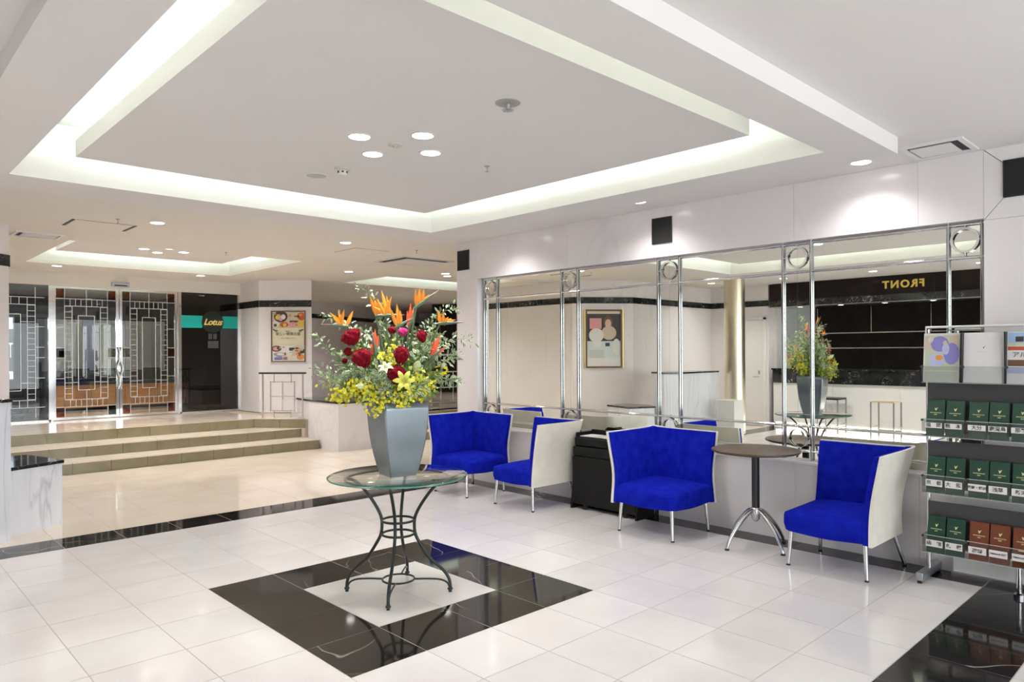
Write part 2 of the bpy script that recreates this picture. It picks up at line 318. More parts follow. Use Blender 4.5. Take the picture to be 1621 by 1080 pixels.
# steps
steps = sroot('steps', 'three wide beige tiled steps up to the glass doors')
SX0, SX1 = -0.45, 3.95
YS = (7.59, 8.10, 8.72)
for k in range(3):
    z0, z1 = 0.15*k, 0.15*(k+1); x1 = (SX1, SX1, 3.36)[k]
    obj('step_core', MB().box(SX0, YS[k]+.012, z0-.01, x1, 9.0, z1-.012), 'dark_grout', steps)
    off = (0.0, -0.17, -0.08)[k]; x = SX0+off
    while x < x1-0.01:
        a, b = max(x, SX0), min(x+T, x1)
        if b-a > 0.02:
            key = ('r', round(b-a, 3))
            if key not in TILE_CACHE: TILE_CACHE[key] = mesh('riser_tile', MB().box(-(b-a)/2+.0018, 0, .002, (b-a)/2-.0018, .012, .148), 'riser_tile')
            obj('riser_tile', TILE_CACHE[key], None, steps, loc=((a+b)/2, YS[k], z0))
            if k < 2: tile_obj('tread_tile', steps, a, YS[k]-.004, b, YS[k+1]+.02, z1+.001, 'beige_tile')
        x += T
# landing with a slanted nose at its right end
landing = struct('floor_landing', MB().prism([(SX0, 8.735), (3.36, 8.735), (3.94, 8.06), (13.2, 8.06), (13.2, 18), (-6, 18), (-6, 10.6), (SX0, 10.6)], 0.05, 0.438), 'beige_grout', 'raised landing before the glass doors')
cells = []
for a in range(-1, 12):
    for b in range(0, 6):
        x0, x1, y0, y1 = SX0+a*T+.45, SX0+(a+1)*T+.45, 8.72+b*.45, 8.72+(b+1)*.45
        if a*T < 4.0-.45: cells.append((x0, y0, x1, y1, 'beige_tile'))
lay(landing, cells, 0.45, 'far_tiles')
obj('tile', MB().prism([(3.362, 8.715), (3.944, 8.045), (4.7, 8.045), (4.7, 8.715)], .438, .45), 'beige_tile', landing)
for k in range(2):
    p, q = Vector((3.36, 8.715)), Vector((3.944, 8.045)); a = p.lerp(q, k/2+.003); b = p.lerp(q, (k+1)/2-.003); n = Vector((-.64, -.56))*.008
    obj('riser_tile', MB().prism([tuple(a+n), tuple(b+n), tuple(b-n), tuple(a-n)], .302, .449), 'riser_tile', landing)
obj('landing_tiles', MB().box(4.7, 8.045, .438, 13.2, 17.9, .45).box(-6, 11.45, .438, 4.7, 17.9, .45), 'beige_tile', landing)
# second flight on the right of the planter wall
for k in range(3):
    yk = 7.25+k*.3
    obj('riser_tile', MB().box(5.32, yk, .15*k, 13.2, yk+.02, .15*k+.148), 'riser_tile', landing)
    obj('tread_tile', MB().box(5.32, yk-.004, .15*k+.138, 13.2, yk+.32, .15*k+.15), 'beige_tile', landing)
obj('edge_strip', MB().box(5.32, 7.842, .45, 13.2, 8.06, .462), 'granite', landing)
# ------------------------------------------------------------------ setting: ceilings
HC, HS = 2.92, 2.8125
def plate(mb, x0, y0, x1, y1, holes, z0, z1):
    xs = sorted({x0, x1, *[h[0] for h in holes], *[h[2] for h in holes]}); ys = sorted({y0, y1, *[h[1] for h in holes], *[h[3] for h in holes]})
    for i in range(len(xs)-1):
        for j in range(len(ys)-1):
            cx, cy = (xs[i]+xs[i+1])/2, (ys[j]+ys[j+1])/2
            if any(h[0] < cx < h[2] and h[1] < cy < h[3] for h in holes): continue
            mb.box(xs[i], ys[j], z0, xs[i+1], ys[j+1], z1)
    return mb
MAIN = (-0.90, -1.105, 2.76, 2.985); COV2 = (0.26, 6.80, 3.26, 9.48); COV3 = (5.40, 7.62, 9.2, 9.28)
struct('ceiling', plate(MB(), -6.6, -6.8, 13.2, 4.1, [MAIN], HC, HC+.04), 'plaster', 'plain white plaster ceiling around the lowered frame')
struct('ceiling_hall', plate(MB(), -6.6, 4.1, 13.2, 18, [COV2, COV3], HC, HC+.04), 'warm_plaster', 'plaster ceiling over the hall and landing')
struct('ceiling_frame', plate(MB(), -1.237, -1.41, 3.15, 3.33, [MAIN], HS, HC), 'plaster', 'lowered rectangular ceiling frame around the light cove')
def cove(name, r, zlow, zp, g, top, label, far=0):
    x0, y0, x1, y1 = r; root = sroot(name, label)
    w = .03
    obj('cove_wall', MB().box(x0-w, y0-w, HC+.04, x0, y1+w, top).box(x1, y0-w, HC+.04, x1+w, y1+w, top).box(x0, y0-w, HC+.04, x1, y0, top).box(x0, y1, HC+.04, x1, y1+w, top), 'cove_white', root)
    obj('cove_top', MB().box(x0-w, y0-w, top, x1+w, y1+w, top+.03), 'cove_white', root)
    a, b, c, d = x0+g, y0+g, x1-g, y1-g-far
    obj('panel', MB().box(a, b, zp, c, d, zp+.115), 'plaster', root)
    tz = zp+.13; s = .10
    for q in ((a+s, b+s, c-s, b+s+.03), (a+s, d-s-.03, c-s, d-s), (a+s, b+s+.1, a+s+.03, d-s-.1), (c-s-.03, b+s+.1, c-s, d-s-.1)):
        obj('light_tube', MB().box(q[0], q[1], tz, q[2], q[3], tz+.03), 'tube_light', root)
    for q in ((a+.5, b+.5), (c-.5, b+.5), (a+.5, d-.5), (c-.5, d-.5)): obj('hanger', MB().box(q[0]-.02, q[1]-.02, zp+.1, q[0]+.02, q[1]+.02, top+.01), 'cove_white', root)
cove('ceiling_cove', MAIN, HS, 2.925, 0.332, 3.22, 'large rectangular light cove with a floating centre panel')
cove('ceiling_cove', COV2, HC, 3.07, 0.305, 3.40, 'smaller light cove over the steps before the glass doors', far=.1)
cove('ceiling_cove', COV3, HC, 3.07, 0.305, 3.40, 'light cove over the raised floor beyond the planter wall')
# ------------------------------------------------------------------ setting: walls
WX, MX = 3.898, 3.99        # face of the marble wall, plane of the mirror
RW = struct('wall_right', MB().box(4.0, -6.8, 0, 4.4, 3.945, HC), 'white_wall', 'white marble wall holding the long mirror')
MY0, MY1, MZ0, MZ1 = -1.706, 3.575, 0.66, 2.452
def slab(y0, y1, z0, z1, x0=WX, x1=4.001, mat='wall_marble'):
    obj('marble_slab', MB().box(x0, y0+.0008, z0+.0008, x1, y1-.0008, z1-.0008), mat, RW)
ysp = [-1.706, -1.30, -0.38, 0.86, 2.11, 3.05, 3.575]
for i in range(len(ysp)-1):
    slab(ysp[i], ysp[i+1], MZ1, HC); slab(ysp[i], ysp[i+1], 0, 0.635)
obj('sill', MB().box(WX-.012, MY0, .635, 4.001, MY1, .66), 'wall_marble', RW, bevel=.004)
slab(3.575, 3.945, 0, 2.452); slab(3.575, 3.945, 2.452, HC)
obj('end_slab', MB().box(WX, 3.945, 0, 4.45, 3.965, HC), 'wall_marble', RW)
slab(-6.8, -3.0, 0, HC); slab(-3.0, -2.1, 0, 2.44); slab(-2.1, -1.706, 0, 2.44)
# mitred marble around the square black panel on the right pier
q = [(-1.706, 2.44), (-2.154, 2.44), (-2.154, HC), (-1.706, HC)]; r = [(-1.82, 2.575), (-2.04, 2.575), (-2.04, 2.81), (-1.82, 2.81)]
for i in range(4):
    j = (i+1) % 4; p = [q[i], q[j], r[j], r[i]]; c = (sum(a for a, b in p)/4, sum(b for a, b in p)/4); p = [(c[0]+(a-c[0])*.985, c[1]+(b-c[1])*.985) for a, b in p]
    obj('marble_slab', MB().hexa([(WX, *a) for a in p], [(4.001, *a) for a in p]), 'wall_marble', RW)
slab(-3.0, -2.154, 2.44, HC)
obj('base_panel', MB().box(3.80, -4.5, 0.03, WX, -1.535, 0.62), 'white_paint', RW, bevel=.006); obj('base_trim', MB().box(3.785, -4.5, 0, WX, -1.53, 0.03), 'satin_chrome', RW)
# left side of the hall: straight wall, slanted poster face, wall behind the pedestal, door wall, reception niche
LW = struct('wall_left', MB().prism([(-.45, 11.0), (-.45, 6.05), (-1.38, 5.33), (-4.2, 5.33), (-4.2, 4.0), (-4.5, 4.0), (-4.5, 5.6), (-1.5, 5.6), (-.75, 6.2), (-.75, 11.0)], 0, HC), 'wall_marble', 'white marble side wall with a black stone band')
def band(pts, z0, z1, parent, t=.012):
    for i in range(len(pts)-1):
        a, b = Vector(pts[i]), Vector(pts[i+1]); d = (b-a).normalized(); n = Vector((-d.y, d.x))*t; k = max(1, round((b-a).length/.9))
        for q in range(k):
            p, r_ = a.lerp(b, q/k)+d*(.0008 if q else -t*.41), a.lerp(b, (q+1)/k)-d*(.0008 if q < k-1 else -t*.41)
            obj('band_stone', MB().prism([tuple(p), tuple(r_), tuple(r_+n), tuple(p+n)], z0, z1), 'granite', parent)
band([(-4.2, 4.0), (-4.2, 5.33), (-1.38, 5.33), (-.45, 6.05), (-.45, 10.8)][::-1], 2.48, 2.60, LW)
struct('wall_niche', MB().box(-6.6, 3.96, 0, -4.5, 4.1, HC), 'white_wall', 'white side wall of the reception niche')
RN = struct('wall_reception', MB().box(-6.6, -6.8, 0, -6.35, 3.96, HC), 'dark_wood', 'dark wood back wall of the reception')
for zz in (0.0, 1.02, 1.62, 1.95):
    hgt = {0.0: 1.0, 1.02: .58, 1.62: .31, 1.95: .56}[zz]; k = -3.0
    while k < 3.9:
        wd = 1.15
        obj('wood_panel', MB().box(-6.36, k+.008, zz+.008, -6.33 if zz != 1.62 else -6.352, min(k+wd, 3.95)-.008, zz+hgt-.008), 'dark_wood' if zz != 1.62 else 'black_matt', RN); k += wd
for zz in (1.01, 1.61, 1.94): obj('metal_rail', MB().box(-6.335, -3, zz-.012, -6.315, 3.95, zz+.012), 'satin_chrome', RN)
for k in range(6): obj('metal_rail', MB().box(-6.335, -3+1.15*(k+1)-.008, 1.95, -6.32, -3+1.15*(k+1)+.008, 2.5), 'satin_chrome', RN)
# window wall behind the camera
FW = struct('wall_front', MB().box(-6.6, -6.8, 0, 4.4, -6.6, .25).box(-6.6, -6.8, 2.75, 4.4, -6.6, HC).box(-6.6, -6.8, .25, -5.8, -6.6, 2.75).box(3.8, -6.8, .25, 4.4, -6.6, 2.75), 'white_wall', 'street wall with a row of tall windows')
for k in range(8):
    x0 = -5.8+1.2*k; w = sroot('window_%d' % (k+1), 'tall window in the street wall')
    obj('window_frame', MB().box(x0, -6.74, .25, x0+.04, -6.66, 2.75).box(x0+1.16, -6.74, .25, x0+1.2, -6.66, 2.75).box(x0, -6.74, .25, x0+1.2, -6.66, .29).box(x0, -6.74, 2.71, x0+1.2, -6.66, 2.75), 'satin_chrome', w)
    obj('pane', MB().box(x0+.04, -6.703, .29, x0+1.16, -6.697, 2.71), 'clear_glass', w)
# column with the poster at the right of the glass doors, and walls of the raised hall
CL = struct('wall_poster', MB().prism([(3.98, 10.95), (3.98, 9.90), (4.69, 9.22), (4.78, 9.6), (5.05, 13.1), (4.9, 13.1), (4.7, 10.95)], .45, HC), 'wall_marble', 'white marble pier with slanted front beside the glass doors')
band([(3.98, 10.8), (3.98, 9.90), (4.69, 9.22)], 2.42, 2.545, CL, t=-.012)
BW = struct('wall_back', MB().prism([(5.0, 12.75), (13.2, 17.35), (13.2, 17.9), (4.9, 13.1)], .45, HC), 'wall_marble', 'far marble wall of the raised hall with a black band')
band([(5.1, 12.8), (13.1, 17.28)], 2.47, 2.58, BW, t=-.015)
struct('wall_far', MB().box(13.0, 3.9, 0, 13.3, 17.8, HC).box(4.4, 3.9, 0, 13.1, 3.96, HC), 'white_wall', 'plain end wall of the raised hall')
dp = thing('dark_opening_panel', 'dark brown panel standing in for the dark opening behind the chrome railing', 'screen', (0, 0, .45))  # dark sheet put where a doorway is only dark inside
obj('panel', MB().prism([(10.4, 13.05), (11.6, 11.5), (11.66, 11.55), (10.46, 13.1)], 0, 2.45), 'dark_wood', dp)
for i in range(4):
    a = Vector((10.38, 13.04)).lerp(Vector((11.58, 11.49)), (i+.5)/4); obj('upright', MB().box(a.x-.02, a.y-.02, 0, a.x+.02, a.y+.02, 2.4), 'dark_bronze', dp)
# planter wall right of the steps, pedestals left of the steps
def counter_block(name, label, cat, poly, z, mat, lip=.015, th=.03):
    t = thing(name, label, cat, (0, 0, 0)); c = (sum(p[0] for p in poly)/len(poly), sum(p[1] for p in poly)/len(poly))
    obj('body', MB().prism(poly, 0, z-th), mat, t)
    obj('top_slab', MB().prism([(p[0]+(lip if p[0] > c[0] else -lip), p[1]+(lip if p[1] > c[1] else -lip)) for p in poly], z-th, z), 'granite', t, bevel=.004)
    return t
counter_block('planter_wall', 'low white marble wall with black stone top at the right end of the steps', 'low wall', [(3.98, 7.03), (5.3, 6.93), (5.3, 8.6), (4.08, 8.6), (3.99, 8.02)], .78, 'wall_marble')
counter_block('pedestal', 'low white marble pedestal with black stone top beside the tall one', 'pedestal', [(-.70, 4.36), (-.27, 4.58), (-.45, 5.2), (-.93, 5.2), (-.93, 4.66)], .59, 'grey_marble')
counter_block('pedestal', 'tall white marble pedestal with black stone top at the left edge of the hall', 'pedestal', [(-2.25, 4.02), (-.98, 4.02), (-.72, 4.17), (-.95, 4.58), (-2.25, 4.58)], 1.19, 'grey_marble')
t = thing('plinth', 'small plain white plinth in front of the golden column', 'plinth', (-1.95, 3.6, 0)); obj('body', MB().box(-.17, -.17, 0, .17, .17, .66), 'white_paint', t, bevel=.005); obj('cap', MB().box(-.175, -.175, .66, .175, .175, .675), 'white_paint', t)
t = thing('column', 'round pale gold metal column near the pedestals', 'column', (-2.52, 3.83, 0)); obj('shaft', MB().lathe([(.19, .06), (.19, HC)], 48), 'gold_column', t, smooth=40); obj('base_ring', MB().lathe([(.20, 0), (.20, .06), (.192, .065)], 48), 'chrome', t, smooth=40)
# white service door in the side wall (seen in the mirror)
D3 = sroot('door_3', 'plain white service door in the side wall', (-4.195, 4.52, 0))
obj('door_leaf', MB().box(0, -.42, .01, .03, .42, 2.2), 'door_white', D3, bevel=.003); obj('door_frame', MB().box(0, -.47, 0, .045, -.425, 2.25).box(0, .425, 0, .045, .47, 2.25).box(0, -.47, 2.205, .045, .47, 2.25), 'white_paint', D3)
h = obj('door_handle', MB().tube([(.03, -.33, 1.02), (.08, -.33, 1.02), (.08, -.22, 1.02)], .011), 'satin_chrome', D3); obj('key_plate', MB().box(.03, -.35, 1.07, .036, -.31, 1.15), 'satin_chrome', D3)
# ------------------------------------------------------------------ glass doors of the restaurant (plane y = 10.8)
DY = 10.80
BM = struct('trim_1', MB().box(-.75, DY-.06, 2.70, 3.98, DY+.14, HC), 'warm_plaster', 'plastered beam above the glass doors')
struct('trim_2', MB().box(-.45, DY-.02, .45, .82, DY+.06, .475).box(2.86, DY-.02, .45, 3.98, DY+.06, .475), 'satin_chrome', 'metal sill under the side lights')
def lattice(mb, x0, x1, z0, z1, y, b=.007):
    """chrome bars of one leaf: outer grid, ladder border, inner frame"""
    bar = lambda a, c, d, e: mb.box(a, y-b, c, d, y+b, e)
    w = x1-x0; s1 = .13; s2 = .24; s3 = .33
    for x in (x0+s1, x1-s1): bar(x-b, z0, x+b, z1)
    for z in (z0+.17, z1-.17): bar(x0, z-b, x1, z+b)
    for x in (x0+s2, x1-s2): bar(x-b, z0+.30, x+b, z1-.30)
    for z in (z0+.29, z1-.29): bar(x0+s1, z-b, x1-s1, z+b)
    for x in (x0+s3, x1-s3): bar(x-b, z0+.45, x+b, z1-.45)
    for z in (z0+.45, z1-.45): bar(x0+s3, z-b, x1-s3, z+b)
    n = 17
    for i in range(n+1):
        z = z0+.30+(z1-z0-.60)*i/n
        bar(x0+s1, z-b*.8, x0+s2, z+b*.8); bar(x1-s2, z-b*.8, x1-s1, z+b*.8)
    n = 8
    for i in range(n+1):
        x = x0+s1+(w-2*s1)*i/n
        bar(x-b*.8, z0+.17, x+b*.8, z0+.29); bar(x-b*.8, z1-.29, x+b*.8, z1-.17)
    xm = (x0+x1)/2; zm = (z0+z1)/2
    bar(xm-b, z0, xm+b, z0+.17); bar(xm-b, z1-.17, xm+b, z1); bar(xm-b, z0+.29, xm+b, z0+.45); bar(xm-b, z1-.45, xm+b, z1-.29)
    for z in (zm-.085, zm+.085, z0+.65, z1-.65): bar(x0, z-b, x0+s1, z+b); bar(x1-s1, z-b, x1, z+b)
    for z in (zm-.5, zm+.5): bar(x0+s2, z-b, x0+s3, z+b); bar(x1-s3, z-b, x1-s2, z+b)
    return mb
def glass_door(name, x0, x1, label, meet):
    r = sroot(name, label); z0, z1 = .50, 2.66; s = .045
    obj('stile', MB().box(x0, DY, .46, x0+s, DY+.04, 2.70), 'chrome', r); obj('stile', MB().box(x1-s, DY, .46, x1, DY+.04, 2.70), 'chrome', r)
    obj('rail', MB().box(x0+s, DY, .46, x1-s, DY+.04, z0), 'chrome', r); obj('rail', MB().box(x0+s, DY, z1, x1-s, DY+.04, 2.70), 'chrome', r)
    obj('pane', MB().box(x0+s, DY+.017, z0, x1-s, DY+.023, z1), 'clear_glass', r)
    obj('lattice', lattice(MB(), x0+s, x1-s, z0, z1, DY+.012, .0048), 'lattice_metal', r, kind='stuff')
    zm = (z0+z1)/2; a, b = x0+s, x1-s
    for (cx, cz, m_) in ((a, z1-.17, 'amber_glass'), (b-.13, z1-.17, 'amber_glass'), (a, z0, 'amber_glass'), (b-.13, z0, 'green_glass' if meet > 0 else 'amber_glass'), (a, zm-.085, 'green_glass' if meet > 0 else 'olive_glass'), (b-.13, zm-.085, 'olive_glass' if meet > 0 else 'amber_glass')):
        obj('coloured_pane', MB().box(cx+.008, DY+.004, cz+.008, cx+.122, DY+.012, cz+.162), m_, r)
    hx = x1-.02 if meet > 0 else x0+.02
    p = [(hx, DY-.05, .95), (hx+meet*.03, DY-.05, 1.1), (hx-meet*.02, DY-.05, 1.3), (hx+meet*.03, DY-.05, 1.5), (hx, DY-.05, 1.68)]
    hd = obj('pull_handle', MB().tube(spline(p, 5), .014, 8), 'chrome', r, smooth=60)
    obj('standoff', MB().tube([(hx, DY-.05, 1.0), (hx, DY+.005, 1.0)], .008, 6).tube([(hx, DY-.05, 1.64), (hx, DY+.005, 1.64)], .008, 6), 'chrome', hd)
glass_door('door_1', .85, 1.845, 'chrome glass door with lattice beside the narrow side light', 1)
glass_door('door_2', 1.855, 2.825, 'chrome glass door with lattice beside the dark tinted panel', -1)
for k, x in enumerate((.79, 2.83)):
    struct('trim_%d' % (3+k), MB().box(x, DY-.02, .45, x+.06, DY+.06, 2.70), 'chrome', 'chrome door jamb')
w1 = sroot('window_9', 'narrow glass side light with chrome lattice left of the doors'); obj('pane', MB().box(-.45, DY+.017, .475, .79, DY+.023, 2.70), 'smoke_glass', w1); obj('lattice', lattice(MB(), -.40, .74, .52, 2.66, DY+.012, .0045), 'lattice_metal', w1, kind='stuff')
w2 = sroot('window_10', 'dark tinted glass panel with a teal band beside the doors'); obj('pane', MB().box(2.89, DY+.017, .475, 3.97, DY+.025, 2.70), 'tinted_glass', w2)
obj('edge_frame', MB().box(3.95, DY, .475, 3.98, DY+.04, 2.70), 'chrome', w2)
bz = 1.557+(557.5-510)*14.3/1130
obj('teal_band', MB().box(2.90, DY+.010, bz-.115, 3.28, DY+.016, bz+.115).box(3.66, DY+.010, bz-.115, 3.95, DY+.016, bz+.115), 'teal', w2)
dsc = MB().lathe([(.205, 0), (.205, .006)], 40); dsc.v = [(x+3.47, DY+.008-z, y+bz) for x, y, z in dsc.v]; obj('sign_disc', dsc, 'sign_disc', w2)
place_text(text_mesh('lettering', 'Lotus', .165, 'sign_gold', .002, .004, .35, .92), w2, (3.47, DY-.001, bz-.005), (1, 0, 0), (0, 0, 1))
obj('notice', MB().box(3.39, DY+.012, bz-.33, 3.46, DY+.016, bz-.22).box(3.48, DY+.012, bz-.33, 3.55, DY+.016, bz-.22).box(3.38, DY+.012, bz-.50, 3.58, DY+.016, bz-.36), 'dark_grey', w2)
t = thing('door_sensor', 'small grey automatic door sensor on the beam above the meeting doors', 'sensor', (1.85, DY-.06, 2.73)); obj('housing', MB().box(-.14, -.05, 0, .14, 0, .07), 'grey_steel', t, bevel=.008); obj('lens', MB().box(-.1, -.055, .01, .1, -.049, .03), 'black_plastic', t)
# restaurant behind the doors
RR = struct('wall_restaurant', MB().box(-3.2, 16.5, .45, -2.2, 16.7, HC).box(1.2, 16.5, .45, 4.9, 16.7, HC).box(-2.2, 16.5, .45, 1.2, 16.7, .95).box(-2.2, 16.5, 2.45, 1.2, 16.7, HC).box(-3.2, 10.95, .45, -3.0, 16.6, HC).box(4.2, 13.1, .45, 4.9, 16.6, HC), 'dark_grey', 'dark walls of the restaurant behind the glass doors')
w = sroot('window_11', 'wide restaurant window with a pale stone screen outside')
obj('window_frame', MB().box(-2.2, 16.52, .95, 1.2, 16.58, 1.0).box(-2.2, 16.52, 2.4, 1.2, 16.58, 2.45).box(-1.1, 16.52, .95, -1.04, 16.58, 2.45).box(.06, 16.52, .95, .12, 16.58, 2.45), 'pr_mauve', w); obj('pane', MB().box(-2.2, 16.545, .95, 1.2, 16.55, 2.45), 'clear_glass', w)
t = thing('stone_screen', 'pale crazed stone screen wall outside the restaurant window', 'garden wall', (-.6, 18.0, 0))
for i in range(7):
    for j in range(5):
        dx, dz = random.uniform(-.05, .05), random.uniform(-.03, .03); a = -1.8+i*.6+(j % 2)*.2
        obj('stone', MB().box(a+dx, random.uniform(-.03, 0), .4+j*.36+dz, a+.58+dx, .12, .4+j*.36+.345+dz), 'paper_white', t, bevel=.02)
t = thing('bar_counter', 'orange wood bar counter with black top behind the glass doors', 'counter', (0, 0, .45))
for k in range(4): obj('front_panel', MB().box(1.3+k*.62, 13.0, .05, 1.3+(k+1)*.62-.006, 13.4, .50), 'orange_wood', t)
obj('plinth', MB().box(1.32, 13.04, 0, 3.76, 13.4, .05), 'black_matt', t); obj('counter_top', MB().box(1.26, 12.96, .50, 3.82, 13.5, .56), 'black_plastic', t)
for k, x in enumerate((1.75, 2.3, 3.1)):
    q = tag(obj('bar_screen', MB().box(x-.18, 13.18, 1.03, x+.18, 13.22, 1.27).box(x-.03, 13.17, 1.01, x+.03, 13.23, 1.05).box(x-.09, 13.12, 1.01, x+.09, 13.28, 1.018), 'black_plastic'), ('first', 'second', 'third')[k]+' black screen on the orange bar counter from the window end', 'monitor', 'screens on the bar counter')
t = thing('blind_wall', 'pale grey vertical blinds behind the bar counter', 'blinds', (0, 0, .45))
for k in range(9): obj('blind_slat', MB().box(1.3+k*.28, 14.6, .75, 1.3+k*.28+.27, 14.62, 1.85), 'pr_lilac' if k == 3 else 'paper_grey', t)
for k, (x, y) in enumerate(((-.75, 13.6), (.15, 12.85), (.05, 14.75), (.95, 13.75))):
    t = thing('dining_chair', 'black restaurant chair at the dark table, on its '+('left wall', 'glass door', 'garden window', 'bar counter')[k]+' side', 'chair', (x, y, .45), 1.3*k, 'restaurant chairs behind the glass')
    obj('seat', MB().box(-.2, -.2, .42, .2, .2, .47), 'black_leather', t, bevel=.015); obj('backrest', MB().box(-.2, .17, .55, .2, .2, .95), 'black_leather', t, bevel=.012)
    for sx in (-1, 1):
        obj('leg', MB().box(sx*.18-.012, -.19, 0, sx*.18+.012, -.166, .42), 'black_plastic', t); obj('leg', MB().box(sx*.18-.012, .17, 0, sx*.18+.012, .195, .56), 'black_plastic', t)
t = thing('dining_table', 'dark restaurant table among the black chairs', 'table', (.05, 13.75, .45)); obj('table_top', MB().box(-.4, -.35, .70, .4, .35, .73), 'black_plastic', t); obj('pedestal', MB().tube([(0, 0, .02), (0, 0, .7)], .035), 'black_plastic', t); obj('base', MB().lathe([(.22, 0), (.22, .015), (.05, .03)], 20), 'black_plastic', t)
t = thing('garden_bush', 'green garden bush outside the restaurant window', 'bush', (-1.9, 17.25, .0)); lf = MB()
for k in range(260):
    a = Vector((random.gauss(0, .3), max(-.3, min(.3, random.gauss(0, .12))), 1.6+random.gauss(0, .45))); d = Vector((random.gauss(0, 1), random.gauss(0, 1), random.gauss(0, 1))).normalized(); lf.blade([a, a+d*.06, a+d*.12], [.005, .03, .003], d.orthogonal(), .1)
obj('leaves', lf, 'mid_leaf', t, kind='stuff'); obj('trunk', MB().tube([(0, 0, 0), (.02, 0, .9), (0, 0, 1.8)], .03), 'dark_stem', t)
# ------------------------------------------------------------------ the mirror and its chrome frame
RINGS = [(3.421, .119), (2.145, .119), (.882, .120), (-.366, .119), (-1.574, .104)]; FX = MX-.016
t = thing('mirror', 'long wall mirror with a chrome tube and ring frame behind the blue chairs', 'mirror', (MX, 0, MZ0))
ed = [MY0]+[y for y, _ in RINGS][::-1][1:-1]+[MY1]
for i in range(len(ed)-1): obj('mirror_panel', MB().box(0, ed[i]+.0006, 0, .008, ed[i+1]-.0006, MZ1-MZ0), 'mirror_silver', t)
DX = FX-MX
Zr = lambda z: z-MZ0
for y, hw in RINGS:
    for s in (-1, 1): obj('post', MB().tube([(DX, y+s*hw, 0), (DX, y+s*hw, MZ1-MZ0)], .0115, 16), 'post_chrome', t, smooth=60)
    for zc, R in ((2.328, .090), (.841, .085)):
        ring = MB(); n = 40
        prof = [(R-.016, -.008), (R, -.008), (R, .008), (R-.016, .008)]
        vs = [(DX+px_[1], y+px_[0]*math.cos(2*PI*j/n), Zr(zc)+px_[0]*math.sin(2*PI*j/n)) for j in range(n) for px_ in prof]
        ring.add(vs, [(j*4+k, j*4+(k+1) % 4, ((j+1) % n)*4+(k+1) % 4, ((j+1) % n)*4+k) for j in range(n) for k in range(4)])
        rg = obj('ring', ring, 'chrome', t, smooth=40)
        obj('ring_pin', MB().tube([(DX, y-hw, Zr(zc)), (DX, y-R+.005, Zr(zc))], .006, 6).tube([(DX, y+R-.005, Zr(zc)), (DX, y+hw, Zr(zc))], .006, 6).tube([(DX, y, Zr(zc)+R-.005), (DX, y, Zr(zc)+R+.022)], .006, 6).tube([(DX, y, Zr(zc)-R-.022), (DX, y, Zr(zc)-R+.005)], .006, 6), 'chrome', rg)
for z in (2.437, 2.205, .937, .735): obj('rail', MB().tube([(DX, MY0+.004, Zr(z)), (DX, MY1-.004, Zr(z))], .010, 12), 'chrome', t, smooth=60)
# ------------------------------------------------------------------ ceiling fittings
def downlight(x, y, z, label, power=1.0, r=.066, spot=True, group=None):
    t = thing('downlight', label, 'downlight', (x, y, z), 0, group)
    obj('trim_ring', MB().lathe([(r+.012, 0), (r+.012, -.004), (r, -.006), (r, 0)], 32), 'white_paint', t, smooth=30)
    obj('lamp_lens', MB().lathe([(r-.001, -.001), (r-.001, -.004)], 28), 'lamp_glow', t)
    if spot:
        l = bpy.data.lights.new('lamp', 'SPOT'); l.energy = SPOT_W*power; l.color = (1, .975, .962); l.spot_size = math.radians(138); l.spot_blend = 1.0; l.shadow_soft_size = .06
        o = bpy.data.objects.new('lamp', l); COL.objects.link(o); o.parent = t; o.location = (0, 0, -.02)
PZ = 2.925
for x, y, l in ((.624, .915, 'opposite the tiny sprinkler head'), (.902, .624, 'closest to the chrome rosette'), (.902, 1.197, 'closest to the smoke detector'), (1.175, .904, 'closest to the tiny sprinkler head')): downlight(x, y, PZ, 'downlight of the four on the large cove panel, '+l, 1.7, group='downlights of the large cove panel')
for x, y, l, pw in ((3.60, -1.017, 'bright round downlight over the mirror beside the air vent', .95), (3.52, .895, 'round downlight over the middle of the mirror', 1.3), (3.45, 2.816, 'round downlight over the mirror near the marble pier', 1.3)): downlight(x, y, HC, l, pw)
downlight(.655, 4.892, HC, 'round downlight beside the square ceiling hatch with dark bars', 3.0); downlight(2.799, 4.782, HC, 'round downlight beside the thin square ceiling hatch', 3.0)
for x, y, l in ((1.46, 8.07, 'on the side light side'), (1.72, 8.33, 'closest to the doors'), (2.0, 8.06, 'on the food poster side'), (1.73, 7.80, 'farthest from the doors')): downlight(x, y, 3.07, 'downlight of the four above the steps, '+l, 2.0, group='downlights before the glass doors')
for x, l in ((.71, 'narrow side light'), (2.865, 'dark tinted panel')): downlight(x, 9.75, HC, 'round downlight between the small cove and the '+l, 2.0, group='downlights along the glass doors')
for x, l in ((.75, 'narrow side light'), (2.95, 'bar end of the doors')): downlight(x, 12.0, HC, 'round downlight inside the restaurant behind the '+l, 1.2, group='downlights in the restaurant')
for x, y, l in ((4.476, 7.531, 'round downlight above the end of the planter wall'), (5.871, 6.698, 'first of two close downlights beside the air conditioner'), (6.15, 6.997, 'second of two close downlights beside the air conditioner'), (7.682, 12.219, 'round downlight near the far marble wall'), (10.2, 10.2, 'added unseen downlight that brightens the far hall')): downlight(x, y, HC, l, 3.0)  # the last one is added out of view to brighten the far hall
for x, y, l in ((-3.2, 3.2, 'second'), (-3.2, 1.6, 'third'), (-3.2, 0.0, 'fourth'), (-3.0, 4.6, 'first')): downlight(x, y, HC, l+' ceiling downlight from the service door before the reception counter', 2.2, group='downlights before the reception')
for y, l in ((3.4, 'first'), (2.6, 'second'), (1.8, 'third'), (1.0, 'fourth'), (.2, 'fifth')): downlight(-4.35, y, 2.44, l+' small downlight from the service door under the reception fascia', .35, .045, group='downlights under the reception fascia')
